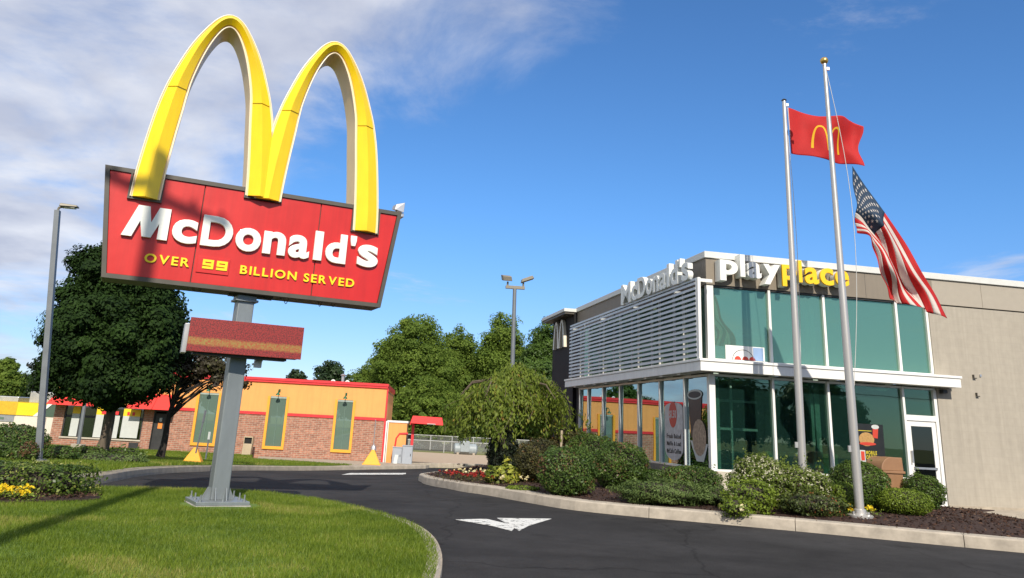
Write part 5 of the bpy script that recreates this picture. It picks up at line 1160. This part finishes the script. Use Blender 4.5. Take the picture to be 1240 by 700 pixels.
bgtree('tree right behind the restaurant tower', 712, 384, 60, 82, L_bg2, 12000)
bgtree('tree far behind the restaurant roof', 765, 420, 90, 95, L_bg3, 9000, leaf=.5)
hr = thing('hedgerow_shrub', 'long dense green hedgerow along the far chain link fence', 'hedge', (0, 86, -1.1))
c, n, v, _ = crown_points([(x, random.uniform(-1, 1), 1.5, 3.0, 1.5, random.uniform(1.4, 3.0)) for x in range(-20, 26, 3)], 170, 26000, .9, .4)
V, q = leafquads(c, n, .32*rng.uniform(.7, 1.3, len(c)), .6); link('foliage', np_mesh('foliage', V, q, L_bg2, v), hr)
# street trees across the road behind the camera (seen mirrored in the glass)
src = None
for i, (x, y, s, rz) in enumerate(tuple((-30+i*7.0, -34-(i*37 % 5), .62+.05*(i*29 % 7), i*1.7) for i in range(15))):
    if src is None:
        src = tree('street_tree', 'broad green tree across the street behind the viewpoint', (x, y, 0), [(0, 0, 5.5, 4.6, 4.4, 3.4, 2), (0, 0, 8.0, 3.0, 3, 2.4, 1), (0, 0, 3.2, 4.6, 4.4, 1.8, 1.6)], 90, 9000, .62, 1.25, L_bg2, M_bark, .3, 'street trees behind the viewpoint', trunk_top=6, nlimb=3)
    else:
        r_ = src.copy(); col.objects.link(r_); r_.location = (x, y, 0); r_.scale = (s, s, s); r_.rotation_euler = (0, 0, rz)
        for ch in src.children:
            c_ = ch.copy(); col.objects.link(c_); c_.parent = r_
            for g2_ in ch.children: d_ = g2_.copy(); col.objects.link(d_); d_.parent = c_

# clipped bushes, shrubs and flowers
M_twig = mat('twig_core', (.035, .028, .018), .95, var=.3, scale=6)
def bush(name, label, cat, px, py, Y, w_, h, lm, leaf=.05, dens=1.0, group=None, depth=None, aspect=.55, ragged=.05, power=2.3, hang=None, up=.5, sink=.0, zbase=None):
    "clipped or loose shrub whose middle is seen at px, py; w_ and h in metres"
    c0 = at(px, py, Y); zb = bedz(c0[0], c0[1]) if zbase is None else zbase; h = max(h, (c0[2]-zb)*2); d_ = depth or w_*.85
    t = thing(name, label, cat, (c0[0], c0[1], zb-.03), 0, group)
    def surf(k):
        if power > 3.5:
            ar = np.array([d_*h, w_*h, w_*d_]); f = rng.choice(3, k, p=ar/ar.sum()); v = rng.uniform(-1, 1, (k, 3)); v[np.arange(k), f] = np.sign(rng.normal(size=k))
        else: v = unit(k)
        s = v/((np.abs(v)**power).sum(1, keepdims=True)**(1/power)); return s, s
    area = 2*math.pi*(w_/2)*(h)*1.3; k = int(area/(leaf*leaf*aspect)*2.3*dens)
    s, v = surf(k); ph = rng.random(3)*6
    bumpy = 1+ragged*(np.sin(s[:, 0]*7+ph[0])*np.sin(s[:, 1]*6+ph[1])+.7*np.sin(s[:, 2]*9+s[:, 0]*5+ph[2]))
    inn = 1-rng.random(k)**2*.22+rng.normal(size=k)*ragged*.35
    p = s*np.array([w_/2, d_/2, h/2])*(bumpy*inn)[:, None]+np.array([0, 0, h/2])
    keep = p[:, 2] > .0; p, v, s = p[keep], v[keep], s[keep]
    n = s/np.array([w_/2, d_/2, h/2]); n /= np.linalg.norm(n, axis=1, keepdims=True); n = n*.9+rng.normal(size=p.shape)*.55+np.array([0, 0, up*.4])
    tone = np.clip(.5+.22*np.sin(p[:, 0]*5+ph[0])*np.sin(p[:, 2]*6+ph[1])+rng.normal(size=len(p))*.22, 0, 1)
    brown = (np.sin(p[:, 0]*4.1+ph[1]*2)*np.sin(p[:, 2]*4.7+ph[2]*2)*np.sin(p[:, 1]*3.3+ph[0]) > .55) & (rng.random(len(p)) < .55); tone[brown] = 1.0
    ks = int(26*w_*h) if ragged > .03 else 8
    if ks:
        i_ = rng.integers(0, len(p), ks); i_ = i_[s[i_, 2] > -.2]; L_ = rng.uniform(.06, .20, len(i_))*(.6+ragged*5); m_ = 12
        f_ = np.tile(np.linspace(0, 1, m_), len(i_)); o_ = np.repeat(p[i_], m_, 0)+(np.repeat(s[i_]*.7+np.array([0, 0, .6])+rng.normal(size=(len(i_), 3))*.25, m_, 0)*(f_*np.repeat(L_, m_))[:, None])+rng.normal(size=(len(f_), 3))*leaf*.35
        p = np.r_[p, o_]; n = np.r_[n, rng.normal(size=o_.shape)+np.array([0, -.3, .6])]; tone = np.r_[tone, np.clip(.75+rng.normal(size=len(o_))*.15, 0, .94)]
    V, q = leafquads(p, n, leaf*rng.uniform(.6, 1.5, len(p)), aspect, hang=hang)
    f = link('foliage', np_mesh('foliage', V, q, lm, tone), t)
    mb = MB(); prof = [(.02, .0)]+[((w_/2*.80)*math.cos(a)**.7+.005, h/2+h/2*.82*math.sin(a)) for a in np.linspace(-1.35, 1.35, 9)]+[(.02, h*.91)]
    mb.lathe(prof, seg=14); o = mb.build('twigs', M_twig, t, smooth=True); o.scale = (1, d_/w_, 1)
    t['_k'] = 0; del t['_k']
    return t, (w_, d_, h, ph)
def blossoms(t, dims, k, m, size, zmin=.35, name='blossom', petals=5, front=True):
    w_, d_, h, ph = dims; v = unit(k*3); v = v[(v[:, 2] > zmin*2-1.2) & ((v[:, 1] < .35) | (not front))][:k]
    p = v*np.array([w_/2, d_/2, h/2])*1.03+np.array([0, 0, h/2]); c = np.repeat(p, petals, 0)+rng.normal(size=(len(p)*petals, 3))*size*.35
    n = np.repeat(v, petals, 0)+rng.normal(size=c.shape)*.5; V, q = leafquads(c, n, size*rng.uniform(.7, 1.2, len(c)), .8)
    o = link(name, np_mesh(name, V, q, m, rng.random(len(c))), t); o['kind'] = 'stuff'; return o
GB = 'clipped round bushes in the planting bed'
bush('yew_bush', 'dark clipped yew nearest the kerb, left of the pair below the windows', 'bush', 686, 576, 18.2, 1.26, 1.04, L_yew, .05, group=GB, ragged=.06, power=2.6)
bush('yew_bush', 'dark clipped yew right of the pair below the windows', 'bush', 752, 567, 20.0, 1.28, 1.10, L_yew, .05, group=GB, ragged=.06, power=2.6)
bush('yew_bush', 'wide dark yew behind the clipped pair, against the side windows', 'bush', 716, 552, 23.4, 1.7, 1.15, L_yew, .055, group=GB, ragged=.07)
bush('barberry_bush', 'reddish brown barberry under the right side of the weeping cherry', 'bush', 655, 560, 20.9, 1.3, 1.05, L_barb, .05, ragged=.09)
bush('barberry_bush', 'bronze tinted shrub at the foot of the dark tower', 'bush', 690, 549, 24.0, 1.4, 1.2, L_barb, .055, ragged=.09)
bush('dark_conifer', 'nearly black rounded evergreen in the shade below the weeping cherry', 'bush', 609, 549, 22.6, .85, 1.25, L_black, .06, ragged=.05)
bush('hosta', 'yellow green variegated hosta at the tip of the bed', 'plant', 611, 574, 20.9, .95, .42, L_hosta, .13, dens=1.4, aspect=.5, ragged=.12, up=1.2)
bush('low_groundcover', 'small bright green mat of ground cover beside the left yew', 'plant', 634, 590, 19.2, .75, .10, L_lime, .045, dens=1.5, ragged=.1)
bush('boxwood_hedge', 'low dark boxwood under the first side window', 'bush', 838, 582, 19.0, 1.32, .62, L_yew, .045, group='low boxwoods under the windows', depth=.7, ragged=.05, power=3)
bush('boxwood_hedge', 'lower boxwood hidden partly by the right yew', 'bush', 795, 581, 19.6, .8, .5, L_yew, .045, group='low boxwoods under the windows', depth=.6, ragged=.06, power=2.6)
bush('juniper', 'spreading feathery juniper along the kerb', 'bush', 806, 606, 17.1, 1.95, .46, L_juni, .075, dens=1.3, depth=1.2, aspect=.22, ragged=.16, power=2)
bush('juniper', 'smaller spreading juniper between the low boxwoods and the yellow rose', 'bush', 862, 608, 17.2, .85, .36, L_juni, .07, dens=1.2, depth=.8, aspect=.22, ragged=.16, power=2)
t_, d_ = bush('flowering_shrub', 'tall loose shrub covered in small white flowers below the front windows', 'bush', 920, 582, 17.0, 1.15, 1.0, L_spir, .055, ragged=.14, depth=1.0); blossoms(t_, d_, 330, P_white, .032, .3)
t_, d_ = bush('flowering_shrub', 'white flowered shrub right of the shorter flagpole foot', 'bush', 972, 592, 16.8, 1.15, .82, L_spir, .055, ragged=.16, depth=1.0); blossoms(t_, d_, 220, P_white, .03, .3)
t_, d_ = bush('rose_bush', 'light green rose bush with a few cream blooms at the kerb', 'bush', 908, 606, 16.2, .95, .62, L_lime, .055, dens=.9, ragged=.18, depth=.7); blossoms(t_, d_, 6, P_cream, .06, .2, petals=9)
t_, d_ = bush('rose_bush', 'low rose with three cream blooms hanging over the kerb', 'bush', 892, 626, 15.75, .55, .34, L_lime, .05, dens=.9, ragged=.2, depth=.5); blossoms(t_, d_, 4, P_cream, .06, .1, petals=9)
bush('spirea', 'low reddish green shrub between the rose and the taller flagpole', 'bush', 985, 616, 16.1, 1.25, .42, leafmat('leaf_bronze', (.035, .055, .014), (.10, .13, .03), .2, .5, third=(.26, .08, .03)), .05, ragged=.16, depth=.8)
bush('round_boxwood', 'dark round boxwood behind the taller flagpole', 'bush', 1040, 588, 17.4, 1.22, 1.0, L_box, .042, group=GB, ragged=.03)
bush('round_boxwood', 'small light green ball bush touching the taller flagpole', 'bush', 1024, 604, 16.5, .62, .58, L_lime, .035, group=GB, ragged=.02)
bush('round_boxwood', 'broad light green mound bush right of the taller flagpole', 'bush', 1095, 622, 16.9, 1.10, .52, L_lime, .035, group=GB, ragged=.02)
bush('round_boxwood', 'dark round boxwood in front of the glass door', 'bush', 1119, 602, 18.6, .88, .76, L_box, .042, group=GB, ragged=.06)
def flowers(label, px, py, Y, k, m, lm, spread, h, size, name='flower_clump', z=None, cat='flowers', group=None, lw=.05):
    c0 = at(px, py, Y); zb = bedz(c0[0], c0[1]) if z is None else z
    t = thing(name, label, cat, (c0[0], c0[1], zb), 0, group)
    nl = k*9; c = np.c_[rng.normal(size=(nl, 2))*np.array([spread[0], spread[1]])*.5, rng.random(nl)*h*.8]; V, q = leafquads(c, rng.normal(size=(nl, 3))*.6+np.array([0, -.3, .8]), lw*rng.uniform(.7, 1.3, nl), .5); o = link('leaves', np_mesh('leaves', V, q, lm, rng.random(nl)), t)
    b = np.c_[rng.normal(size=(k, 2))*np.array([spread[0], spread[1]])*.5, h*rng.uniform(.7, 1.15, k)]; c = np.repeat(b, 6, 0)+rng.normal(size=(k*6, 3))*size*.3
    V, q = leafquads(c, rng.normal(size=(k*6, 3))*.6+np.array([0, -.6, .7]), size*rng.uniform(.7, 1.2, k*6), .8); o = link('blooms', np_mesh('blooms', V, q, m, rng.random(k*6)), t); o['kind'] = 'stuff'; return t
fg = 'red and cream bedding flowers at the bed tip'
for i, (x, y, Y, k, m, lab) in enumerate(((548, 576, 22.6, 16, P_red, 'leftmost patch of red bedding flowers at the bed tip'), (562, 574, 23.2, 14, P_cream, 'patch of cream bedding flowers behind the leftmost red ones'), (574, 580, 21.6, 26, P_red, 'red bedding flowers nearest the kerb, left of the hosta'), (588, 576, 22.2, 24, P_cream, 'cream bedding flowers directly left of the hosta'),
        (594, 583, 20.9, 24, P_red, 'red bedding flowers in front of the hosta'), (580, 570, 24.2, 16, leafmat('leaf_wine', (.02, .008, .008), (.08, .02, .02), .2), 'wine red foliage plants behind the flowers'), (616, 586, 20.2, 10, P_cream, 'few cream flowers right below the hosta'))):
    flowers(lab, x, y, Y, k, m, L_barb, (.55, .45), .20, .05, name='bedding_flowers', group=fg)
flowers('yellow flowers just left of the taller flagpole base', 1022, 620, 16.2, 7, P_yel, L_lime, (.22, .2), .16, .05, name='yellow_flowers', group='yellow flowers near the flagpole')
flowers('yellow flowers just right of the taller flagpole base', 1056, 622, 16.1, 7, P_yel, L_lime, (.22, .2), .16, .05, name='yellow_flowers', group='yellow flowers near the flagpole')
# left lawn: clipped hedge, mulch with yellow flowers
hp = at(38, 580, 12.9)
hd_, dm_ = bush('clipped_hedge', 'big clipped glossy hedge in the near lawn at the far left', 'hedge', 26, 580, 14.3, 2.50, .55, L_hedge, .055, dens=1.1, depth=1.2, ragged=.035, power=4.5, zbase=-.01, aspect=.6)
mulch_poly = smoothpath([(-12, 14.9), (-9, 14.9), (-6.9, 14.5), (-6.3, 13.9), (-6.7, 13.3), (-7.4, 12.7), (-9, 12.2), (-12, 12.0)], 4)
sheet('mulch_bed', mulch_poly, .045, M_mulch, .5, rough=.01, mound=.03, mdist=.4)
flowers('cluster of bright yellow flowers at the left edge in front of the hedge', 4, 601, 13.1, 26, P_yel, L_lime, (.35, .3), .18, .055, name='yellow_flowers', z=.05, group='yellow flowers before the hedge')
flowers('smaller yellow flowers in the mulch right of the first cluster', 26, 602, 13.1, 12, P_yel, L_lime, (.25, .2), .14, .05, name='yellow_flowers', z=.05, group='yellow flowers before the hedge')
# shrubs round the left lamp post and along the brick wall
GS = 'shrubs on the far lawn'
def fz(px, py, Y): p = at(px, py, Y); return float(g(p[0], p[1]))+.15
bush('yew_bush', 'largest dome shaped dark bush left of the lamp post', 'bush', 18, 535, 23.5, 1.75, .95, L_yew, .07, group=GS, zbase=fz(18, 534, 23.5))
bush('yew_bush', 'dark bush left of the lamp post foot, in front of the dome', 'bush', 4, 546, 21.5, .8, .6, L_yew, .06, group=GS, zbase=fz(4, 546, 21.5))
bush('yew_bush', 'small rounded dark bush touching the lamp post foot', 'bush', 27, 549, 20.8, .75, .6, L_yew, .06, group=GS, zbase=fz(27, 549, 20.8))
bush('low_shrub', 'low green shrub right of the lamp post foot', 'bush', 74, 550, 23, .95, .5, L_yew, .06, group=GS, zbase=fz(74, 550, 23))
bush('low_shrub', 'lighter low shrub between the lamp post and the maple trunk', 'bush', 106, 551, 26, 1.2, .5, L_box, .065, group=GS, zbase=fz(106, 551, 26))
bush('low_shrub', 'long low ground cover in front of the maple trunk', 'bush', 135, 555, 25, 2.2, .22, L_juni, .07, group=GS, depth=1.6, zbase=fz(135, 555, 25))
bush('low_shrub', 'low clump at the maple trunk', 'bush', 148, 552, 29.5, 1.5, .4, L_box, .08, group=GS, zbase=at(148, 556, 29.5)[2])
bush('dark_conifer', 'dark bush in the shade of the small purple tree', 'bush', 197, 493, 43.6, 2.0, 1.2, L_black, .14, ragged=.15, zbase=at(197, 504, 43.6)[2]) if False else None

# grass blades on the lawns
M_blade = leafmat('grass_blade', (.085, .145, .012), (.225, .295, .030), .4, .5, third=(.32, .31, .08))
def blades(name, label, poly, k, h, wd, z0, bbox, hole=None):
    x = rng.uniform(bbox[0], bbox[1], k); y = rng.uniform(bbox[2], bbox[3], k)
    P = np.array(poly); ins = np.zeros(k, bool)
    for i in range(len(P)):
        x1, y1 = P[i]; x2, y2 = P[(i+1) % len(P)]
        if y1 == y2: continue
        ins ^= ((y1 > y) != (y2 > y)) & (x < (x2-x1)*(y-y1)/(y2-y1)+x1)
    if hole is not None: ins &= ~np.array([i and inside(hole, a_, b_) for i, a_, b_ in zip((y < 15) & (x < -6.2), x, y)])
    ins &= np.hypot(x+4.3, y-14.05) > .66
    x, y = x[ins], y[ins]; k = len(x); z = g(x, y)+z0; a = rng.random(k)*2*math.pi
    patch = .5+.28*np.sin(x*1.9+np.sin(y*1.3)*1.5)*np.sin(y*2.3+x*.7)+.16*np.sin(x*6+y*4)*np.sin(y*7-x*3)
    hh = h*rng.uniform(.5, 1.25, k)*(.8+.4*patch); lx_, ly_ = rng.normal(size=(2, k))*h*.45
    dx, dy = np.cos(a)*wd/2, np.sin(a)*wd/2
    V = np.stack([np.stack([x-dx, y-dy, z-.01], 1), np.stack([x+dx, y+dy, z-.01], 1), np.stack([x+lx_, y+ly_, z+hh], 1)], 1).reshape(-1, 3)
    o = link(name, np_mesh(name, V, np.arange(3*k).reshape(-1, 3), M_blade, np.clip(patch*.7+rng.normal(size=k)*.2+.1+.35*(np.sin(x*.9+1)*np.sin(y*1.1+2)+.4*np.sin(x*2.7)*np.sin(y*3.1) > .72), 0, 1))); o['kind'] = 'stuff'; return o
blades('grass', None, lawn, 330000, .055, .011, .015, (-11, -.3, 7.0, 17.2), mulch_poly)
blades('grass', None, far_edge[:-12]+[(-12.5, 45.2), (-13.5, 48.7), (-70, 48.5)], 260000, .09, .03, .19, (-26, -5, 16, 49))

# bark chips on the planting bed
M_chip = leafmat('bark_chip', (.022, .010, .007), (.085, .042, .026), .05, .9, third=(.16, .10, .06))
def chips(poly, k, size, zf, bbox):
    x = rng.uniform(bbox[0], bbox[1], k); y = rng.uniform(bbox[2], bbox[3], k); P = np.array(poly); ins = np.zeros(k, bool)
    for i in range(len(P)):
        x1, y1 = P[i]; x2, y2 = P[(i+1) % len(P)]
        if y1 != y2: ins ^= ((y1 > y) != (y2 > y)) & (x < (x2-x1)*(y-y1)/(y2-y1)+x1)
    x, y = x[ins], y[ins]; z = np.array([zf(a, b) for a, b in zip(x, y)])+rng.uniform(0, .018, len(x))
    n = rng.normal(size=(len(x), 3))*.5+np.array([0, 0, 1.]); V, q = leafquads(np.c_[x, y, z], n, size*rng.uniform(.5, 1.6, len(x)), .42, 0)
    o = link('bark_chips', np_mesh('bark_chips', V, q, M_chip, rng.random(len(x)))); o['kind'] = 'stuff'
chips(bed, 42000, .060, bedz, (-2.2, 12.5, 13.6, 33))
chips(mulch_poly, 9000, .05, lambda a, b: .05+.03, (-12, -6, 12, 15))
